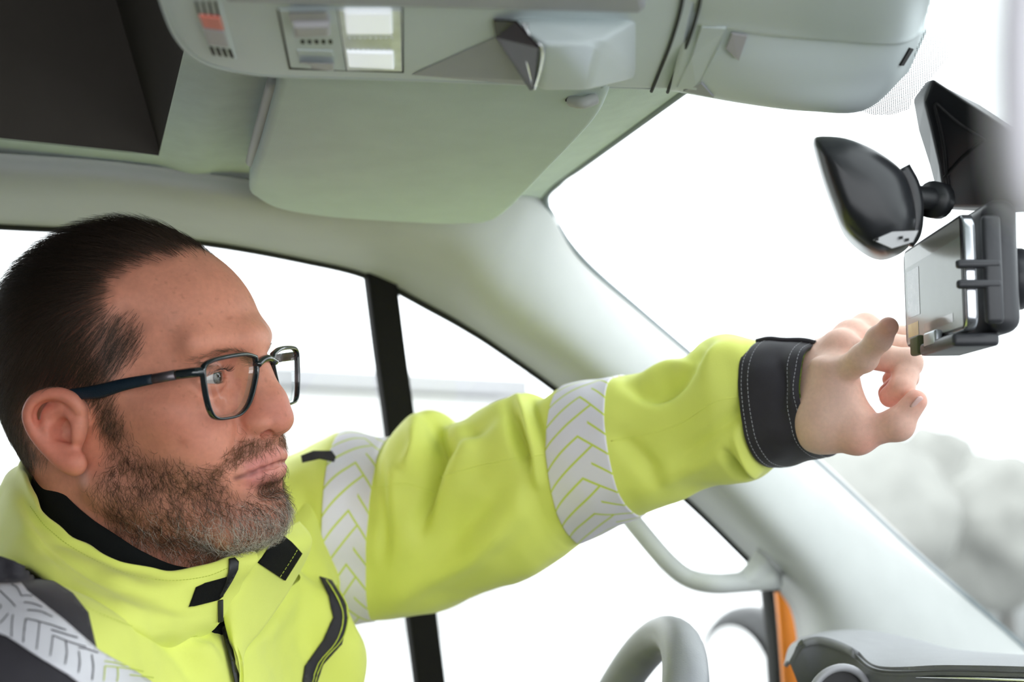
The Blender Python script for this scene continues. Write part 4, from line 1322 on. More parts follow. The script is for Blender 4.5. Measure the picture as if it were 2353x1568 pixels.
def cloth_patch(name, poly, m, parent, off=0.0015, thick=0.0012, step=9, bvh=None, smoothpoly=0, Yf=None, **kw):
    """a piece of cloth sewn onto the jacket: outline seen from the camera, laid on the jacket surface"""
    bvh = bvh or torso_bvh
    if smoothpoly:
        poly = [tuple(p[:2]) for p in cr(np.array([(*p, 0) for p in poly + [poly[0]]]), smoothpoly)[:-1]]
    dens = []
    for a, b in zip(poly, poly[1:] + poly[:1]):
        n = max(1, int(math.dist(a, b) / step))
        dens += [(a[0] + (b[0] - a[0]) * i / n, a[1] + (b[1] - a[1]) * i / n) for i in range(n)]
    xs_, ys_ = zip(*poly)
    pts = [Vector(p) for p in dens]
    for x in np.arange(min(xs_) + step / 2, max(xs_), step):
        for y in np.arange(min(ys_) + step / 2, max(ys_), step):
            if inside(poly, (x, y)) and min(math.dist((x, y), d) for d in dens[::2]) > step * 0.6: pts.append(Vector((x, y)))
    nb_ = len(dens)
    r = delaunay_2d_cdt(pts, [(i, (i + 1) % nb_) for i in range(nb_)], [], 1, 1e-4)
    P2, Fs = r[0], r[2]
    W = []; last = None; hits = []
    for p in P2:
        d = Vector(ray(p.x, p.y)); h = bvh.ray_cast(Vector((0, 0, 0)), d.normalized())
        hits.append((p, h))
    good = [(p, h) for p, h in hits if h[0] is not None]
    for p, h in hits:
        if Yf is not None:
            w_ = PY(p.x, p.y, Yf); nn = -C_F
        elif h[0] is None:
            q, hh = min(good, key=lambda gg: (gg[0] - p).length)
            dep = float(np.array(hh[0]) @ C_F)
            w_ = PD(p.x, p.y, dep + 0.004); nn = np.array(hh[1])
        else:
            w_ = np.array(h[0]); nn = np.array(h[1])
        if nn @ w_ > 0: nn = -nn
        W.append(w_ + nn * off)
    Fs = [f for f in Fs if inside(poly, tuple(sum((P2[i] for i in f), Vector((0, 0))) / len(f)))]
    W = np.array(W)
    F2 = []
    for f in Fs:
        n = np.cross(W[f[1]] - W[f[0]], W[f[2]] - W[f[0]])
        F2.append(list(f) if n @ W[f[0]] < 0 else list(f)[::-1])
    o = mesh(name, W, F2, m, parent, **kw)
    if thick: mod_solid(o, thick, -1)
    return o

def strip_px(pts, wd):
    p = np.array(pts, float)
    t = np.gradient(p, axis=0); t /= np.linalg.norm(t, axis=1)[:, None]
    n = np.stack([-t[:, 1], t[:, 0]], 1) * wd / 2
    return [tuple(q) for q in (p + n)] + [tuple(q) for q in (p - n)[::-1]]

def dashes(name, path, nrm, L, gap, r, m, parent):
    """row of stitches along a 3D path, each a tiny raised bar, joined into one part"""
    path = np.asarray(path); seg = np.r_[0, np.cumsum(np.linalg.norm(np.diff(path, axis=0), axis=1))]
    V, Fq = [], []
    s = 0.0
    at = lambda s: np.array([np.interp(s, seg, path[:, c]) for c in range(3)])
    nat = lambda s: unit([np.interp(s, seg, nrm[:, c]) for c in range(3)])
    while s + L < seg[-1]:
        a, b = at(s), at(s + L); n = nat(s); t = unit(b - a); w_ = np.cross(t, n)
        k = len(V)
        for p in (a, b):
            V += [p - w_ * r, p + n * r, p + w_ * r]
        Fq += [[k, k + 1, k + 4, k + 3], [k + 1, k + 2, k + 5, k + 4], [k, k + 2, k + 1], [k + 3, k + 4, k + 5]]
        s += L + gap
    o = mesh(name, V, Fq, m, parent, smooth=False)
    o['kind'] = 'stuff'
    return o

def make_details(jk):
    # --- black undershirt collar around the neck
    US = [(560, 1225, 1.02), (430, 1130, 1.05), (250, 1075, 1.06), (120, 1045, 1.03), (82, 1056, .985), (110, 1094, .953), (150, 1146, .932), (205, 1196, .918), (265, 1236, .910), (325, 1274, .905), (405, 1308, .905), (480, 1312, .915), (545, 1290, .945), (575, 1262, .985)]
    top = np.array([PY(*p) for p in US]); c0 = top.mean(0)
    rows = [top * 1.0 + (c0 - top) * 0.10 + [0, 0, -0.012], top + (c0 - top) * 0.03, top + [0, 0, 0.0], top + (top - c0) * 0.03 + [0, 0, -0.02], top + (top - c0) * 0.05 + [0, 0, -0.055]]
    rows = [np.vstack([r, r[:1]]) for r in rows]
    loft('undershirt_collar', rows, 90, 16, 'knit_black', jk, label='black undershirt collar')
    # --- stand-up collar
    CT = [((640, 1215, .985), (680, 1330, 1.02)), ((600, 1160, 1.03), (660, 1250, 1.07)), ((480, 1095, 1.06), (560, 1160, 1.10)), ((300, 1050, 1.07), (330, 1120, 1.12)), ((130, 1040, 1.05), (60, 1130, 1.10)),
          ((62, 1052, 1.01), (-30, 1170, 1.02)), ((47, 1078, .98), (-30, 1235, .96)), ((60, 1118, .945), (0, 1275, .91)), ((100, 1182, .91), (75, 1305, .865)), ((180, 1247, .888), (190, 1375, .832)),
          ((280, 1293, .875), (300, 1430, .82)), ((380, 1313, .876), (400, 1456, .862)), ((470, 1303, .885), (478, 1440, .902)), ((540, 1279, .897), (505, 1418, .910)), ((583, 1272, .905), (528, 1375, .912))]
    T = np.array([PY(*a) for a, b in CT]); B = np.array([PY(*b) for a, b in CT])
    cc = T.mean(0)
    outw = (T - cc); outw[:, 2] = 0; outw /= np.linalg.norm(outw, axis=1)[:, None]
    rows = [T - outw * 0.010 + [0, 0, -0.03], T - outw * 0.005 + [0, 0, -0.004], T + [0, 0, 0.0012], T + outw * 0.0035 + [0, 0, -0.004], T * 0.72 + B * 0.28 + outw * 0.006, T * 0.4 + B * 0.6 + outw * 0.004, B + outw * 0.004, B - outw * 0.012 + [0, 0, -0.012]]
    n, k = 150, 40
    A = np.array([cr(r, n) for r in rows]); G = np.array([cr(A[:, i], k) for i in range(n)])
    V = G.reshape(-1, 3)
    V = V + (NZ(V + 11, 55)[:, None] - 0.5) * 0.004
    Fq = grid_faces(n, k)
    N = vnormals(V, Fq)
    if (N * (V - cc)).sum(1).mean() < 0: Fq = Fq[:, ::-1]; N = -N
    CF = []
    def cf(p, a, w_): CF.append((np.array(p, float), a, w_))
    cf([(60, 1160), (130, 1260), (230, 1330), (350, 1375)], -0.004, 14)
    cf([(120, 1290), (230, 1375), (350, 1420), (470, 1425)], 0.004, 16)
    cf([(75, 1230), (150, 1310), (260, 1390)], -0.003, 9)
    V = apply_folds(V, N, CF)
    col = mesh('collar', V, Fq, 'hivis', jk, label='yellow stand-up collar')
    cbvh = BVHTree.FromPolygons([tuple(v) for v in V], [tuple(map(int, f)) for f in Fq])
    # stitch line below the collar top edge
    def on_bvh(pts, bvh, off):
        out, nn = [], []
        for p in pts:
            d = Vector(ray(*p[:2])); h = bvh.ray_cast(Vector((0, 0, 0)), d.normalized())
            if h[0] is None: continue
            n_ = np.array(h[1]); n_ = n_ if n_ @ np.array(h[0]) < 0 else -n_
            out.append(np.array(h[0]) + n_ * off); nn.append(n_)
        return np.array(out), np.array(nn)
    yst = [(70, 1165), (110, 1215), (180, 1268), (280, 1316), (380, 1335), (470, 1326), (525, 1305)]
    p_, n_ = on_bvh(cr(np.array([(*p, 0) for p in yst]), 120), cbvh, 0.0003)
    dashes('stitching', p_, n_, 0.0016, 0.0009, 0.00022, 'stitch_yellow', jk)
    yst = [(40, 1305), (100, 1330), (190, 1393), (300, 1440), (400, 1468), (470, 1458)]
    p_, n_ = on_bvh(cr(np.array([(*p, 0) for p in yst]), 120), torso_bvh, 0.0006)
    if len(p_) > 10: dashes('stitching', p_, n_, 0.0016, 0.0009, 0.00022, 'stitch_yellow', jk)
    # velcro pad on the collar (rough hook side), zip tape with teeth
    cloth_patch('velcro_patch', [(432, 1397), (449, 1350), (470, 1340), (520, 1326), (510, 1370), (500, 1378)], 'velcro', jk, 0.0014, 0.001, 5, cbvh, label='black hook fastener patch on the collar')
    zp = [(536, 1284), (545, 1292), (543, 1308), (530, 1332), (515, 1356), (505, 1372), (500, 1370), (512, 1345), (522, 1315), (524, 1288)]
    cloth_patch('zip_tape', zp, 'zip_black', jk, 0.0022, 0.001, 5, cbvh, label='black zip running down the collar edge')
    # --- storm flap of the front opening, standing off the chest
    L = [(636, 1212, .968), (583, 1276, .912), (538, 1345, .902), (514, 1405, .902), (524, 1475, .909), (543, 1535, .906), (552, 1640, .905)]
    Rr = [(684, 1203, .995), (716, 1250, .985), (668, 1350, .985), (608, 1440, .952), (568, 1490, .93), (554, 1545, .915), (560, 1640, .91)]
    Lp = np.array([PY(*p) for p in L]); Rp = np.array([PY(*p) for p in Rr])
    tow = lambda P, d: P - P / np.linalg.norm(P, axis=1)[:, None] * d
    rows = [tow(Lp, -0.004), tow(Lp * 0.75 + Rp * 0.25, 0.008), tow(Lp * 0.4 + Rp * 0.6, 0.010), tow(Lp * 0.1 + Rp * 0.9, 0.006), tow(Rp, 0.002), tow(Rp, -0.006)]
    A = np.array([cr(r, 80) for r in rows]); G = np.array([cr(A[:, i], 30) for i in range(80)])
    V = G.reshape(-1, 3); V = V + (NZ(V + 21, 45)[:, None] - 0.5) * 0.004
    Fq = grid_faces(80, 30)
    N = vnormals(V, Fq)
    if (N * V).sum(1).mean() > 0: Fq = Fq[:, ::-1]
    fl = mesh('storm_flap', V, Fq, 'hivis', jk, label='yellow storm flap with a black fastener pad')
    mod_solid(fl, 0.003, -1)
    fb = BVHTree.FromPolygons([tuple(v) for v in V], [tuple(map(int, f)) for f in Fq])
    cloth_patch('velcro_patch', [(592, 1294), (641, 1227), (668, 1248), (692, 1272), (653, 1334), (620, 1312)], 'velcro', jk, 0.0012, 0.001, 5, fb, label='black loop fastener patch on the flap')
    p_, n_ = on_bvh([(638 + 42 * t, 1324 - 64 * t) for t in np.linspace(0, 1, 40)], fb, 0.0022)
    if len(p_) > 5: dashes('stitching', p_, n_, 0.0022, 0.0012, 0.0003, 'stitch_yellow', jk)
    # main zip below the collar with its puller
    zz = [(505, 1372), (520, 1378), (520, 1420), (528, 1470), (543, 1520), (548, 1600), (536, 1600), (515, 1500), (498, 1440), (488, 1400)]
    zo = cloth_patch('zip', zz, 'zip_black', jk, 0.004, 0.0012, 6, None, label='black front zip')
    zc = PY(507, 1405, .898)
    box('zip_puller', frame(zc, C_R * 0.95 + C_U * 0.2, C_U, -C_F), (0.004, 0.016, 0.002), 'zip_black', jk, bevel=0.0007)
    # --- charcoal shoulder panel and its reflective band
    sp = [(-70, 1265), (0, 1285), (35, 1297), (100, 1326), (165, 1368), (200, 1412), (220, 1502), (185, 1620), (-70, 1620)]
    so = cloth_patch('shoulder_panel', sp, 'charcoal', jk, 0.0015, 0.0012, 10, label='charcoal panel on the near shoulder')
    bp = [(-70, 1335), (0, 1352), (48, 1350), (62, 1368), (140, 1430), (220, 1500), (300, 1545), (400, 1612), (240, 1625), (150, 1554), (82, 1512), (15, 1468), (-70, 1440)]
    bo = cloth_patch('reflective_band', bp, mat('band_silver', (0.66, 0.65, 0.69), 0.5, metal=0.15, var=0.04, vscale=30), jk, 0.0030, 0.001, 9, label='silver reflective band over the near shoulder')
    Z = lambda L_: [(x / 2.736, 1100 + y / 2.736) for x, y in L_]
    prints = [([(163, 908), (152, 980), (145, 1052)], 'k'), ([(245, 925), (236, 1010), (226, 1095)], 'k'), ([(320, 1005), (314, 1070), (305, 1135)], 'k'), ([(395, 1035), (402, 1110), (390, 1185)], 'k'), ([(475, 1102), (480, 1170), (470, 1235)], 'k'),
              ([(553, 1122), (562, 1200), (553, 1280)], 'k'), ([(165, 908), (280, 935), (400, 975)], 'k'), ([(170, 857), (250, 865), (320, 897)], 'k'), ([(150, 808), (200, 815), (260, 838)], 'k'), ([(135, 768), (165, 765), (200, 770)], 'k'),
              ([(310, 972), (400, 1000), (470, 1020)], 'k'), ([(322, 1008), (430, 1050), (520, 1075)], 'k'), ([(472, 1080), (530, 1090), (590, 1110)], 'k'), ([(85, 885), (78, 950), (75, 1020)], 'k'),
              ([(70, 695), (110, 720), (135, 768)], 'k'), ([(0, 735), (60, 790), (100, 835)], 'k'), ([(55, 878), (30, 910), (0, 940)], 'k'), ([(0, 820), (10, 835), (-2, 850)], 'k'),
              ([(632, 1190), (630, 1240), (625, 1285)], 'y'), ([(712, 1200), (715, 1250), (708, 1290)], 'y'), ([(632, 1190), (760, 1205), (870, 1225)], 'y'), ([(628, 1160), (700, 1172), (760, 1190)], 'y'), ([(785, 1248), (860, 1255), (935, 1262)], 'y')]
    for L_, c_ in prints:
        cloth_patch('printed_line', strip_px(cr(np.array([(*p, 0) for p in Z(L_)]), 8)[:, :2], 2.6), 'charcoal' if c_ == 'k' else 'stitch_yellow', jk, 0.0034, 0.0, 6)
    # --- charcoal side panel by the armpit, with two stitched lines
    ap = [(733, 1328), (760, 1338), (790, 1388), (796, 1432), (784, 1482), (742, 1528), (708, 1620), (686, 1620), (698, 1532), (742, 1472), (764, 1420), (754, 1372)]
    ao = cloth_patch('side_panel', ap, 'charcoal', jk, 0.0022, 0.0012, 7, label='charcoal piped panel below the far armpit')
    for pts in ([(748, 1340), (776, 1390), (783, 1432), (770, 1478), (728, 1528), (700, 1600)], [(768, 1352), (790, 1396), (793, 1434), (782, 1474), (740, 1522), (706, 1600)]):
        cloth_patch('piping', strip_px(cr(np.array([(*p, 0) for p in pts]), 24)[:, :2], 2.4), 'stitch_yellow', jk, 0.0036, 0.0, 6)
    # small charcoal tab on the far shoulder
    cloth_patch('shoulder_tab', [(692, 1047), (720, 1036), (762, 1036), (772, 1050), (768, 1062), (735, 1055), (695, 1064)], 'charcoal', jk, 0.0, 0.002, 6, Yf=1.105, label='charcoal tab on the far shoulder')

CU = [((1748, 789), (1792, 1066), 1.012), ((1786, 786), (1828, 1058), 1.004), ((1836, 791), (1872, 1046), .995), ((1882, 797), (1914, 1036), .985)]
def make_cuff(jk):
    top = np.array([PD(*s[0], s[2]) for s in CU]); bot = np.array([PD(*s[1], s[2]) for s in CU])
    n, k = 30, 96
    T, B = cr(top, n), cr(bot, n)
    c = (T + B) / 2; up = (T - B) / 2
    ax = unit(PD(1898, 905, .978) - PD(1600, 985, 1.062))
    a = np.linspace(0, 2 * np.pi, k, endpoint=False)
    w_ = np.cross(up, ax); w_ = w_ / np.linalg.norm(w_, axis=1)[:, None]
    w_ = w_ * np.sign((w_ * -c).sum(1))[:, None]
    hl = np.linalg.norm(up, axis=1)
    sq = 1.0 / (np.abs(np.cos(a)) ** 2.4 + np.abs(np.sin(a)) ** 2.4) ** (1 / 2.4)
    P = c[:, None] + up[:, None] * (np.cos(a) * sq)[None, :, None] + (w_ * hl[:, None] * 0.93)[:, None] * (np.sin(a) * sq)[None, :, None]
    nn = P - c[:, None]; nn /= np.linalg.norm(nn, axis=2)[:, :, None]
    V = (P + nn * 0.003).reshape(-1, 3)
    V = V + nn.reshape(-1, 3) * ((NZ(V, 60) - 0.5) * 0.004)[:, None]
    V = apply_folds(V, nn.reshape(-1, 3), [(np.array([(1790, 830), (1800, 880), (1795, 940)], float), -0.004, 14), (np.array([(1815, 850), (1822, 900), (1815, 960)], float), 0.003, 12)])
    Fq = grid_faces(n, k, True)
    N = vnormals(V, Fq)
    if (N * nn.reshape(-1, 3)).sum() < 0: Fq = Fq[:, ::-1]
    cf = mesh('cuff', V, Fq, 'charcoal', jk, label='charcoal cuff with white stitching')
    mod_solid(cf, 0.0032, -1)
    G = V.reshape(n, k, 3)
    for i in (2, 6, 23, 27):
        dashes('stitching', np.vstack([G[i], G[i][:1]]) + np.vstack([nn[i], nn[i][:1]]) * 0.0002, np.vstack([nn[i], nn[i][:1]]), 0.0022, 0.0012, 0.00026, 'stitch_light', jk)
    # doubled strap end on top of the cuff
    tp = G[:, 2] + nn[:, 2] * 0.0012
    tube('cuff_strap', tp, 0.0022, 'charcoal', jk, seg=8)
    # yellow-printed lining seen inside the lower edge
    li = c[-1][None] + (G[-1] - c[-1]) * 0.95
    li2 = c[-6][None] + (G[-6] - c[-6]) * 0.90
    mesh('cuff_lining', np.vstack([li, li2]), grid_faces(2, k, True), mat('lining_print', (0.20, 0.28, 0.03), 0.8, var=0.9, vscale=260), jk)
# ================================================================= the driver's reaching left hand
hj = lambda *p: PD(*p)
HK = {}
lo_ = np.min([PD(1700, 1060, 1.05), PD(2130, 1060, .88), PD(1700, 700, 1.05), PD(2130, 700, 1.05), PD(1700, 700, .88)], 0) - 0.01
hi_ = np.max([PD(1700, 1060, 1.05), PD(2130, 1060, 1.05), PD(1700, 700, 1.05), PD(2130, 700, 1.05), PD(1700, 700, .88)], 0) + 0.01
g = Grid(lo_, hi_, 0.0011, 0.0)
W1, W2 = hj(1862, 875, .994), hj(1868, 958, .990)
IM, MM, RM, PM = hj(1916, 868, .955), hj(1930, 803, .975), hj(1955, 776, .995), hj(1988, 754, 1.012)
g.cap(hj(1740, 905, 1.03), W1, 0.026, 0.0235, 0.01)
g.cap(hj(1740, 955, 1.025), W2, 0.026, 0.0245, 0.02)
g.cap(W1, IM, 0.0235, 0.0165, 0.015); g.cap(W1, MM, 0.0240, 0.0140, 0.012); g.cap(W1, RM, 0.0220, 0.0125, 0.012); g.cap(W1, PM, 0.0200, 0.0108, 0.012)
g.cap(IM, MM, 0.0125, 0.0120, 0.01); g.cap(MM, RM, 0.0115, 0.011, 0.008); g.cap(RM, PM, 0.0105, 0.0098, 0.008)
for q, r in ((IM, .0150), (MM, .0138), (RM, .0124), (PM, .0112)): g.ell(q, (r, r, r), 0.006)
# thumb side
TC, TM, TI, TT = hj(1892, 978, .962), hj(1968, 998, .945), hj(2062, 976, .930), hj(2104, 922, .925)
g.cap(W2, TC, 0.0240, 0.0205, 0.02)
g.cap(TC, TM, 0.0200, 0.0145, 0.012)
g.cap(TM, TI, 0.0128, 0.0116, 0.006)
g.cap(TI, TT, 0.0112, 0.0088, 0.004)
g.ell(TM, (0.0142,) * 3, 0.006); g.ell(TI, (0.0122,) * 3, 0.005)
g.ell(hj(1908, 925, .962), (0.022, 0.020, 0.022), 0.02)
g.cap(IM, TM, 0.0105, 0.0105, 0.012)
g.cap(hj(1958, 930, .955), hj(1988, 952, .95), 0.009, 0.0055, 0.010)
# index finger pointing at the phone
g.chain([IM, hj(1984, 823, .925), hj(2020, 779, .910), hj(2041, 752, .902)], [0.0122, 0.0100, 0.0090, 0.0076], 0.004)
g.ell(hj(1984, 823, .925), (0.0108,) * 3, 0.004)
g.ell(hj(2020, 779, .910), (0.0095,) * 3, 0.003)
# middle, ring and little finger curled down
for ch, rr in (([MM, hj(2086, 834, .958), hj(2072, 892, .945), hj(2046, 912, .952)], [.0120, .0108, .0098, .0088]),
               ([RM, hj(2090, 803, .985), hj(2084, 868, .972), hj(2042, 904, .968)], [.0112, .0102, .0092, .0084]),
               ([PM, hj(2082, 776, 1.005), hj(2082, 830, .995), hj(2048, 872, .988)], [.0098, .0090, .0082, .0074])):
    g.chain(ch, rr, 0.0028)
    g.ell(ch[1], (rr[1] * 1.07,) * 3, 0.003)
# creases: thumb joint, web, finger bend
# extensor tendon ridge behind the index knuckle
g.cap(hj(1875, 835, .955), hj(1908, 845, .943), 0.003, 0.004, 0.008)
nV, nF = g.nets()
nV = relax(nV, nF, 2, 0.4)
nC = np.repeat(np.array([[0.74, 0.49, 0.39]]), len(nV), 0) * (0.93 + 0.14 * NZ(nV + 3, 70))[:, None]
def htint(c, r, col, amt):
    global nC
    k = np.exp(-((nV - c) ** 2).sum(1) / r ** 2)
    nC = nC + (np.array(col) - nC) * (k * amt)[:, None]
rd = (0.80, 0.32, 0.24)
for c, r in ((hj(2046, 745, .90), .012), (MM, .015), (RM, .013), (IM, .013), (hj(2110, 915, .92), .012), (TI, .012), (hj(2046, 905, .955), .018), (hj(2040, 900, .965), .018), (hj(2050, 870, .985), .014), (hj(1990, 1020, .94), .02)):
    htint(c, r, rd, 0.6)
# ================================================================= the driver put together: one skin mesh, with hair and clothing as its parts
def make_person():
    # body under the clothes: shrunken torso and an arm from shoulder to wrist, joined to head and hand
    gt = Grid(g_torso.lo, g_torso.lo + (np.array(g_torso.V.shape)[0:3] - 1) * g_torso.h, g_torso.h * 2)
    Vs = g_torso.V[::2, ::2, ::2]
    gt.n = np.array(Vs.shape); gt.V = Vs + 0.014
    sh, el, wr = np.array([0.205, 1.16, -0.03]), PD(1250, 1090, 1.12), PD(1745, 930, 1.015)
    bV, bF = gt.nets()
    ga = Grid(_ctr.min(0) - 0.07, _ctr.max(0) + 0.07, 0.006)
    ga.chain([sh, _ctr[3], _ctr[7], _ctr[11], _ctr[15], wr], [0.045, 0.042, 0.038, 0.034, 0.030, 0.028], 0.02)
    aV, aF = ga.nets()
    W = [H2W(headV), nV, bV, aV]; Fs = []; o0 = 0
    for v, f in zip(W, (headF, nF, bF, aF)):
        Fs.append(f + o0); o0 += len(v)
    p = mesh('person', np.vstack(W), np.vstack(Fs), 'skin', label='bearded man with short dark hair and glasses reaching towards the phone, yellow jacket', cat='person')
    sk = np.array([[0.6, 0.36, 0.26]])
    set_col(p, 'tint', np.vstack([headC, nC, np.repeat(sk, len(bV), 0), np.repeat(sk, len(aV), 0)]))
    make_eye(1, p); make_eye(-1, p)
    make_hair(p)
    # thumbnail
    c = PD(2110, 930, .9172)
    tdir = unit(TT - TI); nrm = unit(-c * 0.75 + C_R * 0.62 - C_U * 0.35); sx_ = unit(np.cross(tdir, nrm)); nrm = np.cross(sx_, tdir)
    V, Fq = [], []
    n, k = 9, 9
    for i in range(n):
        for j in range(k):
            a = (j / (k - 1) - 0.5) * 1.5; t = i / (n - 1)
            wd = 0.0052 * math.sqrt(max(0.03, 1 - abs(2 * t - 1) ** 5))
            V.append(c + tdir * ((t - 0.5) * 0.0125) + sx_ * (math.sin(a) * wd * 1.25) + nrm * ((math.cos(a) - 1) * 0.0060 - 0.0006 * (2 * t - 1) ** 2))
    mod_solid(mesh('thumbnail', V, grid_faces(n, k), mat('nail', (0.72, 0.46, 0.42), 0.3, var=0.05, coat=0.2), p), 0.0004, 0)
    jk = make_jacket(p)
    make_details(jk)
    make_cuff(jk)
    # trousers, below the frame
    gt = Grid((-0.20, 0.70, -0.95), (0.75, 1.24, -0.55), 0.012)
    gt.cap((0.0, 0.90, -0.74), (0.0, 1.06, -0.74), 0.12, 0.12, 0.05)
    for y0, y1 in ((0.90, 0.84), (1.06, 1.10)): gt.cap((0.03, y0, -0.76), (0.50, y1, -0.72), 0.095, 0.075, 0.05)
    a, b = gt.nets()
    mesh('trousers', a, b, 'charcoal', p, label='dark work trousers')
    return p
person = make_person()
make_glasses()
# driver's seat (hidden under and behind him)
seat = empty('driver_seat', (0.1, 0.98, -1.17), 'dark cloth driver seat under the man', 'seat')
box('cushion', (0.17, 0.98, -0.93), (0.56, 0.52, 0.16), 'grey_cloth', seat, bevel=0.05)
box('backrest', frame((-0.225, 0.99, -0.55), unit((1, 0, 0.16)), (0, 1, 0), unit((-0.16, 0, 1))), (0.12, 0.50, 0.66), 'grey_cloth', seat, bevel=0.045)
box('base', (0.15, 0.98, -1.09), (0.40, 0.40, 0.18), 'dark_plastic', seat, bevel=0.01)
# ================================================================= mirror, sensor cover, phone and holder, dashboard, wheel
mat('mirror_black', (0.020, 0.021, 0.024), 0.30, spec=0.5, var=0.05)
mat('mirror_glass', (0.8, 0.8, 0.8), 0.03, metal=1.0, var=0.01)
mat('sticker', (0.55, 0.55, 0.56), 0.5, var=0.05)
mat('phone_metal', (0.62, 0.64, 0.68), 0.2, metal=0.9, var=0.03)
mat('holder', (0.035, 0.036, 0.042), 0.4, var=0.06, bump=0.1)
mat('screen_light', (0.17, 0.19, 0.185), 0.2, spec=0.3, var=0.03, emit=(0.50, 0.55, 0.53), estr=0.10)
mat('screen_grey', (0.20, 0.20, 0.20), 0.12, spec=0.6, var=0.03, emit=(0.34, 0.35, 0.34), estr=0.10)
mat('screen_dark', (0.12, 0.12, 0.12), 0.12, spec=0.6, var=0.5, vscale=120, emit=(0.20, 0.21, 0.21), estr=0.2)
mat('screen_yellow', (0.35, 0.34, 0.15), 0.12, spec=0.6, var=0.2, emit=(0.50, 0.48, 0.22), estr=0.15)

# --- rear-view mirror, seen almost end-on
mir = empty('rear_view_mirror', tuple(PD(1985, 450, .82)), 'black rear-view mirror housing hanging from the windscreen', 'mirror')
prof = [(1874, 330), (1878, 314), (1905, 311), (1950, 316), (2000, 335), (2045, 362), (2080, 395), (2098, 440), (2106, 490), (2100, 535), (2078, 560), (2035, 577), (1995, 566), (1945, 524), (1918, 465), (1894, 400)]
d0 = 0.775
pc = cr(np.array([(*p, 0) for p in prof + prof[:1]]), 65)[:-1, :2]
ml0 = unit((0.59, 0.79, 0.19))
pc = (pc - [1985, 445]) * 1.06 + [1981, 445]
P0 = np.array([PD(*p, d0) for p in pc]); cen0 = P0.mean(0)
secs = []
for t, sc_ in ((-0.012, 0.30), (-0.010, 0.55), (-0.004, 0.82), (0.006, 0.95), (0.02, 1.0), (0.07, 1.02), (0.12, 1.0), (0.15, 0.9), (0.163, 0.6), (0.167, 0.3)):
    face = PD(1905, 430, d0)                       # keep the mirror-glass side straight
    secs.append(face + (P0 - face) * sc_ * np.array([1, 1, 1]) + ml0 * t + (cen0 - face) * (1 - sc_) * 0.7)
S = np.array(secs); n, k = S.shape[:2]
Fc = [list(f) for f in grid_faces(n, k, True)] + [list(range(k))[::-1], list(range((n - 1) * k, n * k))]
hs = mesh('housing', S.reshape(-1, 3), Fc, 'mirror_black', mir); mod_sub(hs, 1)
a_, b_ = PD(1878, 322, d0), PD(1938, 520, d0)
off_ = unit(np.cross(ml0, b_ - a_)); off_ = off_ if off_[0] < 0 else -off_
a_, b_ = a_ * .86 + b_ * .14, a_ * .14 + b_ * .86
mesh('mirror_glass', [a_ + ml0 * .025 + off_ * .0008, b_ + ml0 * .025 + off_ * .0008, b_ + ml0 * .135 + off_ * .0008, a_ + ml0 * .135 + off_ * .0008], [(0, 1, 2, 3)], 'mirror_glass', mir, smooth=False)
tube('bezel', [PD(2070, 388, d0 + .03), PD(2092, 430, d0 + .03), PD(2100, 480, d0 + .03), PD(2096, 530, d0 + .03), PD(2080, 556, d0 + .03)], 0.0065, 'mirror_black', mir, seg=10, n=24)
st = mesh('sticker', [PD(2006, 552, d0 - .013), PD(2050, 533, d0 - .013), PD(2110, 530, d0 - .013), PD(2098, 556, d0 - .013), PD(2050, 571, d0 - .013)], [(0, 1, 2, 3, 4)], 'sticker', mir, smooth=False, label='pale label under the mirror')
mod_solid(st, 0.0006, 0)
for x, y in ((2014, 551), (2070, 547), (2084, 552)):
    o = mesh('label_mark', [PD(x - 5, y - 3, d0 - .0145), PD(x + 5, y - 5, d0 - .0145), PD(x + 5, y + 2, d0 - .0145), PD(x - 5, y + 4, d0 - .0145)], [(0, 1, 2, 3)], 'slot_black', st, smooth=False)
tube('arm', [PD(2078, 452, .812), PD(2120, 455, .815), PD(2165, 462, .82)], [0.0085, .0080, .0088], 'black_plastic', mir, seg=16, n=12)
tube('ball_collar', [PD(2138, 458, .815), PD(2160, 462, .82)], 0.0125, 'black_plastic', mir, seg=20)
# --- sensor cover behind the mirror foot, against the glass
def WP(px, py, off=0.0):
    """point on the windscreen plane, moved inward by off"""
    r = ray(px, py)
    t = (0.372 + 0.68 * 0.45 - off * 1.21) / (r[2] + 0.68 * r[0])
    return r * t
sc_o = empty('sensor_cover', tuple(WP(2220, 350)), 'black angular sensor cover on the windscreen behind the mirror arm', 'sensor cover')
mf = [(2140, 178), (2122, 232), (2140, 300), (2158, 380), (2166, 440), (2180, 476), (2300, 478), (2460, 470), (2470, 380), (2353, 322), (2240, 245)]
bf = [(2134, 182), (2097, 226), (2110, 300), (2136, 380), (2150, 432), (2164, 480), (2310, 490), (2480, 480), (2490, 380), (2365, 318), (2250, 240)]
A = np.array([WP(*p, .034) for p in mf]); B = np.array([WP(*p, .004) for p in bf])
n = len(A)
Fc = [list(range(n))] + [[i, n + i, n + (i + 1) % n, (i + 1) % n] for i in range(n)] + [list(range(n, 2 * n))[::-1]]
so_ = mesh('cover', np.vstack([A, B]), Fc, 'black_plastic', sc_o, smooth=False); mod_bevel(so_, 0.003, 3)
for L in ([(2150, 236), (2200, 280), (2262, 322)], [(2262, 322), (2215, 360), (2170, 408)], [(2148, 240), (2168, 330), (2178, 420), (2190, 470)]):
    tube('groove', [WP(*p, .0345) for p in L], 0.0012, 'slot_black', so_, seg=6, n=16)
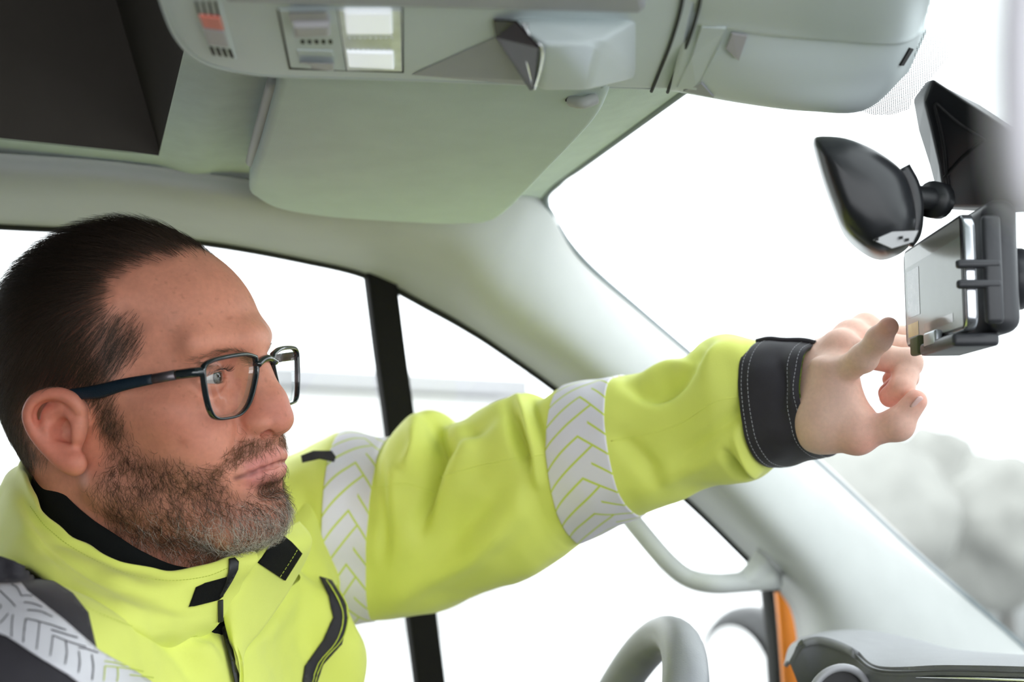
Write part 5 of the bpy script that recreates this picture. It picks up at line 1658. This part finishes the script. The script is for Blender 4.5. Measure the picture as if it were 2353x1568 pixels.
# --- dotted frit print on the glass
def frit_mat():
    m = bpy.data.materials.new('frit_dots'); m.use_nodes = True
    nt = m.node_tree; b = nt.nodes['Principled BSDF']; b.inputs['Base Color'].default_value = (0.03, 0.03, 0.032, 1); b.inputs['Roughness'].default_value = 0.5
    uvn = nt.nodes.new('ShaderNodeUVMap'); mp = nt.nodes.new('ShaderNodeVectorMath'); mp.operation = 'FRACTION'
    nt.links.new(uvn.outputs[0], mp.inputs[0])
    ds = nt.nodes.new('ShaderNodeVectorMath'); ds.operation = 'DISTANCE'; ds.inputs[1].default_value = (0.5, 0.5, 0)
    nt.links.new(mp.outputs[0], ds.inputs[0])
    lt = nt.nodes.new('ShaderNodeMath'); lt.operation = 'LESS_THAN'; lt.inputs[1].default_value = 0.33
    nt.links.new(ds.outputs['Value'], lt.inputs[0])
    nt.links.new(lt.outputs[0], b.inputs['Alpha'])
    return m
fp = [(1975, 255), (2040, 205), (2092, 140), (2130, 60), (2120, -40), (2150, -30), (2178, 30), (2190, 85), (2182, 130), (2140, 180), (2098, 225), (2090, 250), (2050, 264), (2010, 264)]
V = [WP(*p, .002) for p in fp]
fo = mesh('frit_print', V, [list(range(len(V)))], frit_mat(), wind, smooth=False)
uv = fo.data.uv_layers.new(name='UVMap')
for lp in fo.data.loops:
    p = fo.data.vertices[lp.vertex_index].co
    a = (p.x / 0.80 * 620, p.y * 620)
    uv.data[lp.index].uv = ((a[0] + a[1]) * 0.7071, (a[0] - a[1]) * 0.7071)

# --- phone in its holder (landscape, screen towards the driver)
fC, nC2 = PD(2092, 690, .93), PD(2231, 622, .775)
pa = unit(nC2 - fC); pn = unit(np.cross(pa, (0, 0, 1))); pn = pn if pn[0] < 0 else -pn
pu = np.cross(pn, pa) if np.cross(pn, pa)[2] > 0 else np.cross(pa, pn)
PLn = float(np.linalg.norm(nC2 - fC)); PH = 0.0765
pcn = (fC + nC2) / 2
PF = frame(pcn, pa, pu, np.cross(pa, pu))
zs = 1 if np.cross(pa, pu) @ pn > 0 else -1
ph = empty('phone', tuple(pcn - pu * PH / 2), 'smartphone in landscape showing a pale grey app screen, clipped in the holder', 'phone')
def onphone(x, y, w_, h_, z, t): return PF @ Matrix.Translation((x, y, zs * z)), (w_, h_, t)
prism('body', rrect(PLn, PH, 0.010, 6), PF @ Matrix.Translation((0, 0, 0.004)), 0.008, 'phone_metal', ph, bevel=0.0018, seg=3, smooth=True)
def scr(name, x, y, w_, h_, lift, m, parent):
    M = PF @ Matrix.Translation((x, y, zs * (0.0041 + lift)))
    pts = [(-w_ / 2, -h_ / 2), (w_ / 2, -h_ / 2), (w_ / 2, h_ / 2), (-w_ / 2, h_ / 2)]
    V = [M @ Vector((p[0], p[1], 0)) for p in pts]
    return mesh(name, V, [(0, 1, 2, 3)], m, parent, smooth=False)
bz = prism('screen', rrect(PLn - 0.003, PH - 0.003, 0.008, 6), PF @ Matrix.Translation((0, 0, zs * 0.0042 + (0.0003 if zs > 0 else 0))), 0.0003, 'gloss_black', ph)
SW = PLn - 0.010; SH = PH - 0.006
scr('app_area', 0, -0.006, SW, SH - 0.012, 0.0006, 'screen_light', bz)
scr('title_bar', 0, SH / 2 - 0.006, SW, 0.012, 0.0006, 'screen_grey', bz)
scr('picture_column', -SW / 2 + 0.024, 0.002, 0.034, SH * 0.5, 0.0008, 'screen_dark', bz)
scr('yellow_tile', -SW / 2 + 0.020, -SH / 2 + 0.010, 0.030, 0.010, 0.0008, 'screen_yellow', bz)
scr('button_row', SW * 0.1, -SH / 2 + 0.008, SW * 0.5, 0.006, 0.0008, 'screen_grey', bz)
hd = empty('phone_holder', tuple(pcn - pn * 0.02 - pu * 0.05), 'black phone holder with clamp fingers behind the phone', 'phone holder')
HB = frame(nC2 - pa * 0.045 - pn * 0.022 + pu * 0.004, pa, pu, np.cross(pa, pu))
box('back_plate', HB, (0.085, 0.088, 0.022), 'holder', hd, bevel=0.010, seg=5)
for dy in (0.0035, -0.0095):
    box('clamp_finger', frame(nC2 + pa * 0.0052 + pu * dy - pn * 0.003, pa, pu, np.cross(pa, pu)), (0.0055, 0.0058, 0.028), 'holder', hd, bevel=0.0022)
box('side_clamp', frame(nC2 + pa * 0.0045 - pn * 0.012, pa, pu, np.cross(pa, pu)), (0.006, 0.07, 0.012), 'holder', hd, bevel=0.003)
ft = box('foot', frame(pcn + pa * 0.028 - pu * (PH / 2 + 0.0055) - pn * 0.004, pa, pu, np.cross(pa, pu)), (0.085, 0.009, 0.030), 'holder', hd, bevel=0.003)
box('foot_hook', frame(pcn - pa * 0.030 - pu * (PH / 2 + 0.001) + pn * 0.008, pa, pu, np.cross(pa, pu)), (0.022, 0.014, 0.006), mat('olive_pad', (0.10, 0.11, 0.045), 0.6, var=0.1), hd, bevel=0.002)
box('foot_pad', frame(pcn + pa * 0.012 - pu * (PH / 2 + 0.001) + pn * 0.008, pa, pu, np.cross(pa, pu)), (0.030, 0.013, 0.006), mat('pad_silver', (0.45, 0.48, 0.52), 0.3, metal=0.5, var=0.05), hd, bevel=0.002)
jb = nC2 - pa * 0.045 - pn * 0.034
tube('ball_joint', [jb, jb - pn * 0.012, jb - pn * 0.022], [0.021, 0.021, 0.015], 'holder', hd, seg=24)
cup = np.array([0.78, 0.60, 0.372 - 0.68 * 0.33]); wn = unit((-0.68, 0, -1.0))
tube('stalk', [jb - pn * 0.02, jb - pn * 0.045 - pu * 0.010, cup + wn * 0.07, cup + wn * 0.02], 0.006, 'holder', hd, seg=12, n=24)
tube('suction_cup', [cup + wn * 0.002, cup + wn * 0.010, cup + wn * 0.028], [0.036, 0.032, 0.014], 'holder', hd, seg=28)

# --- dashboard
mat('vent_satin', (0.34, 0.34, 0.36), 0.4, var=0.04)
dash = empty('dashboard', (0.85, 0.6, -0.4), 'grey grained dashboard top and instrument hood at lower right', 'dashboard')
DR = [[(1800, 1530, 1.01), (1822, 1478, 1.04), (1900, 1452, 1.06), (1985, 1449, 1.06), (2085, 1467, 1.02), (2200, 1493, .95), (2380, 1507, .84)],
      [(1808, 1520, .985), (1834, 1471, 1.0), (1900, 1454, 1.02), (1985, 1452, 1.01), (2085, 1470, .97), (2200, 1497, .9), (2380, 1512, .80)],
      [(1812, 1522, .955), (1838, 1484, .94), (1890, 1474, .93), (1965, 1498, .90), (2028, 1530, .86), (2180, 1536, .79), (2380, 1540, .71)],
      [(1818, 1532, .95), (1844, 1498, .935), (1888, 1488, .925), (1950, 1508, .90), (2016, 1552, .855), (2180, 1552, .785), (2380, 1556, .705)],
      [(1860, 1640, .97), (1880, 1640, .96), (1905, 1640, .95), (1945, 1640, .93), (2010, 1640, .88), (2180, 1640, .81), (2380, 1640, .73)]]
loft('instrument_hood', [[PY(*p) for p in r] for r in DR], 90, 50, 'dash', dash, thick=0.004)
rc = PD(1930, 1606, .995)
ang = np.linspace(0, 2 * np.pi, 40)
e1, e2 = unit(C_R * 0.95 + C_F * 0.3), unit(C_U)
tube('vent_ring', [rc + e1 * 0.0275 * math.cos(a) + e2 * 0.0255 * math.sin(a) for a in ang], 0.0034, 'vent_satin', dash, seg=8, caps=False)
mesh('vent_face', [rc - unit(rc) * -0.004 + e1 * 0.025 * math.cos(a) + e2 * 0.0225 * math.sin(a) for a in ang[:-1]], [list(range(39))], 'dark_plastic', dash, smooth=False)
tube('trim_line', [PY(2040, 1556, .852), PY(2180, 1559, .782), PY(2380, 1566, .70)], 0.0015, 'chrome', dash, seg=8, n=20)
box('dash_body', (0.98, 0.55, -0.52), (0.56, 1.45, 0.66), 'dash', dash, bevel=0.02)
# --- steering wheel
yv = unit((0.27, 0.96, 0)); tw = np.array([0.40, 0, 0.92]); tw = unit(tw - yv * (yv @ tw)); topw = PY(1545, 1462, .95); RW = 0.19
cw = topw - tw * RW
wh = empty('steering_wheel', tuple(cw), 'grey leather steering wheel rim in front of the driver', 'steering wheel')
ang = np.linspace(0, 2 * np.pi, 120, endpoint=False)
nw = np.cross(yv, tw)
V = []
sec = np.linspace(0, 2 * np.pi, 20, endpoint=False)
for a in ang:
    d = yv * math.cos(a) + tw * math.sin(a)
    for s_ in sec: V.append(cw + d * (RW + 0.0165 * math.cos(s_)) + nw * 0.0185 * math.sin(s_))
Fc = [[i * 20 + j, ((i + 1) % 120) * 20 + j, ((i + 1) % 120) * 20 + (j + 1) % 20, i * 20 + (j + 1) % 20] for i in range(120) for j in range(20)]
mesh('rim', V, Fc, 'leather', wh)
tube('hub', [cw - nw * 0.03, cw + nw * 0.03], 0.055, 'dark_plastic', wh, seg=24)
for a in (0.0, math.pi, -math.pi / 2):
    d = yv * math.cos(a) + tw * math.sin(a)
    tube('spoke', [cw + d * 0.04, cw + d * (RW - 0.01)], 0.014, 'dark_plastic', wh, seg=10, squash=(1.4, 0.6))
# --- exterior door mirror beyond the quarter glass
em_c = PY(1712, 1572, 1.62)
dm = empty('door_mirror', tuple(em_c - np.array([0, 0, .12])), 'black exterior door mirror seen through the quarter window', 'mirror')
g = Grid(em_c - 0.2, em_c + 0.2, 0.008)
g.ell(em_c + [0.03, 0.02, 0], (0.080, 0.135, 0.112), 0)
g.put(lambda X, Y, Z: X - (em_c[0] + 0.0), em_c + [-.2, -.2, -.2], em_c + [0.0, .2, .2], 0.01, 's')
a, b = g.nets(); mesh('housing', relax(a, b, 2), b, 'black_plastic', dm)
ang = np.linspace(0, 2 * np.pi, 40, endpoint=False)
mesh('mirror_glass', [em_c + [-0.006, 0.02 + 0.106 * math.cos(t), 0.084 * math.sin(t)] for t in ang], [list(range(40))], 'mirror_glass', dm, smooth=False)
# --- pale visor edge close to the lens, at the upper right
fv = empty('passenger_visor', tuple(PD(2380, 200, .18)), 'out-of-focus pale lilac visor edge in the near foreground at upper right', 'sun visor')
pv = [(2350, -160), (2336, 60), (2338, 250), (2352, 400), (2376, 470), (2420, 500), (2560, 505), (2620, 300), (2620, -160)]
pv = [tuple(p[:2]) for p in cr(np.array([(*p, 0) for p in pv + pv[:1]]), 60)[:-1]]
A = np.array([PD(*p, .18) for p in pv]); B = np.array([PD(*p, .18) + C_F * 0.012 for p in pv]); n = len(A)
vo = mesh('panel', np.vstack([A, B]), [list(range(n))] + [[i, n + i, n + (i + 1) % n, (i + 1) % n] for i in range(n)] + [list(range(n, 2 * n))[::-1]], mat('lilac_cloth', (0.90, 0.87, 0.94), 0.8, var=0.03, bump=0.1), fv, smooth=False)
mod_bevel(vo, 0.004, 3)
# ================================================================= outside
mat('pale_ground', (0.55, 0.55, 0.545), 0.9, var=0.06, vscale=0.6, bump=0.1)
mat('asphalt', (0.17, 0.17, 0.165), 0.9, var=0.15, vscale=1.5, bump=0.2)
gz = -1.85
mesh('ground', [(-60, -60, gz), (90, -60, gz), (90, 90, gz), (-60, 90, gz)], [(0, 1, 2, 3)], 'asphalt', smooth=False, kind='structure', label='grey asphalt around the van and ahead of it', cat='ground')
mesh('yard', [(-60, 11, gz + .01), (6.5, 11, gz + .01), (70, 90, gz + .01), (-60, 90, gz + .01)], [(0, 1, 2, 3)], 'pale_ground', smooth=False, kind='structure', label='pale overexposed yard beyond the driver window', cat='ground')
mesh('bounce_ground', [(-60, -60, gz + .01), (40, -60, gz + .01), (40, -1.2, gz + .01), (-60, -1.2, gz + .01)], [(0, 1, 2, 3)], 'pale_ground', smooth=False, kind='structure', label='added pale ground out of view on the passenger side, bouncing light into the cab', cat='ground')  # unseen pale sheet, added to bounce skylight up into the cab
# long pale building with a darker eave band, far beyond the driver window
bd = empty('building', (-12, 27, gz), 'long pale building with a grey eave band beyond the side window', 'building')
box('wall', (-12, 28, gz + 2.5), (42, 6, 5.0), mat('render_pale', (0.60, 0.60, 0.59), 0.9, var=0.05), bd, bevel=0.02)
box('eave_band', (-12, 27.9, 3.42), (43, 6.1, 0.42), mat('eave_grey', (0.36, 0.36, 0.37), 0.8, var=0.08), bd, bevel=0.02)
for i in range(5):
    wq = box('window', (-16 + i * 5.2, 24.98, 0.9), (1.6, 0.08, 1.3), mat('far_window_%d' % i, (0.5, 0.5, 0.5), 0.4, var=0.05), bd, bevel=0.01)
# bare pale trees and a low hedge ahead of the windscreen
def tree(x, y, h, seed, lab):
    t = empty('tree', (x, y, gz), lab, 'tree', 'bare trees ahead of the windscreen')
    tube('trunk', [(x, y, gz), (x + .1, y, gz + h * .3), (x, y + .1, gz + h * .55)], [0.16, 0.12, 0.07], mat('bark%d' % seed, (0.20, 0.18, 0.16), 0.9, var=0.2), t, seg=8)
    n_, k_ = 18, 24
    th = np.linspace(0.02, np.pi - 0.02, n_)[:, None]; fi = np.linspace(0, 2 * np.pi, k_, endpoint=False)[None]
    D = np.stack([np.sin(th) * np.cos(fi), np.sin(th) * np.sin(fi), np.cos(th) + 0 * fi], -1).reshape(-1, 3)
    r_ = h * 0.34 * (0.7 + 0.6 * NZ(D * 1.0 + seed * 3, 2.2))
    mesh('crown', D * r_[:, None] * [1, 1, 1.15] + [x, y, gz + h * .62], grid_faces(n_, k_, True), mat('twigs%d' % seed, (0.40, 0.39, 0.36), 0.95, var=0.10, vscale=2.0), t)
tree(13.5, 18, 3.6, 1, 'small pale bare tree beyond the windscreen, nearest the pillar')
tree(17, 19, 3.4, 2, 'small pale bare tree beyond the windscreen, farthest to the right')
tree(14, 22.0, 4.4, 3, 'taller pale bare tree behind the pointing hand')
tree(20.5, 25.5, 4.6, 4, 'distant pale bare tree beyond the windscreen, between two others')
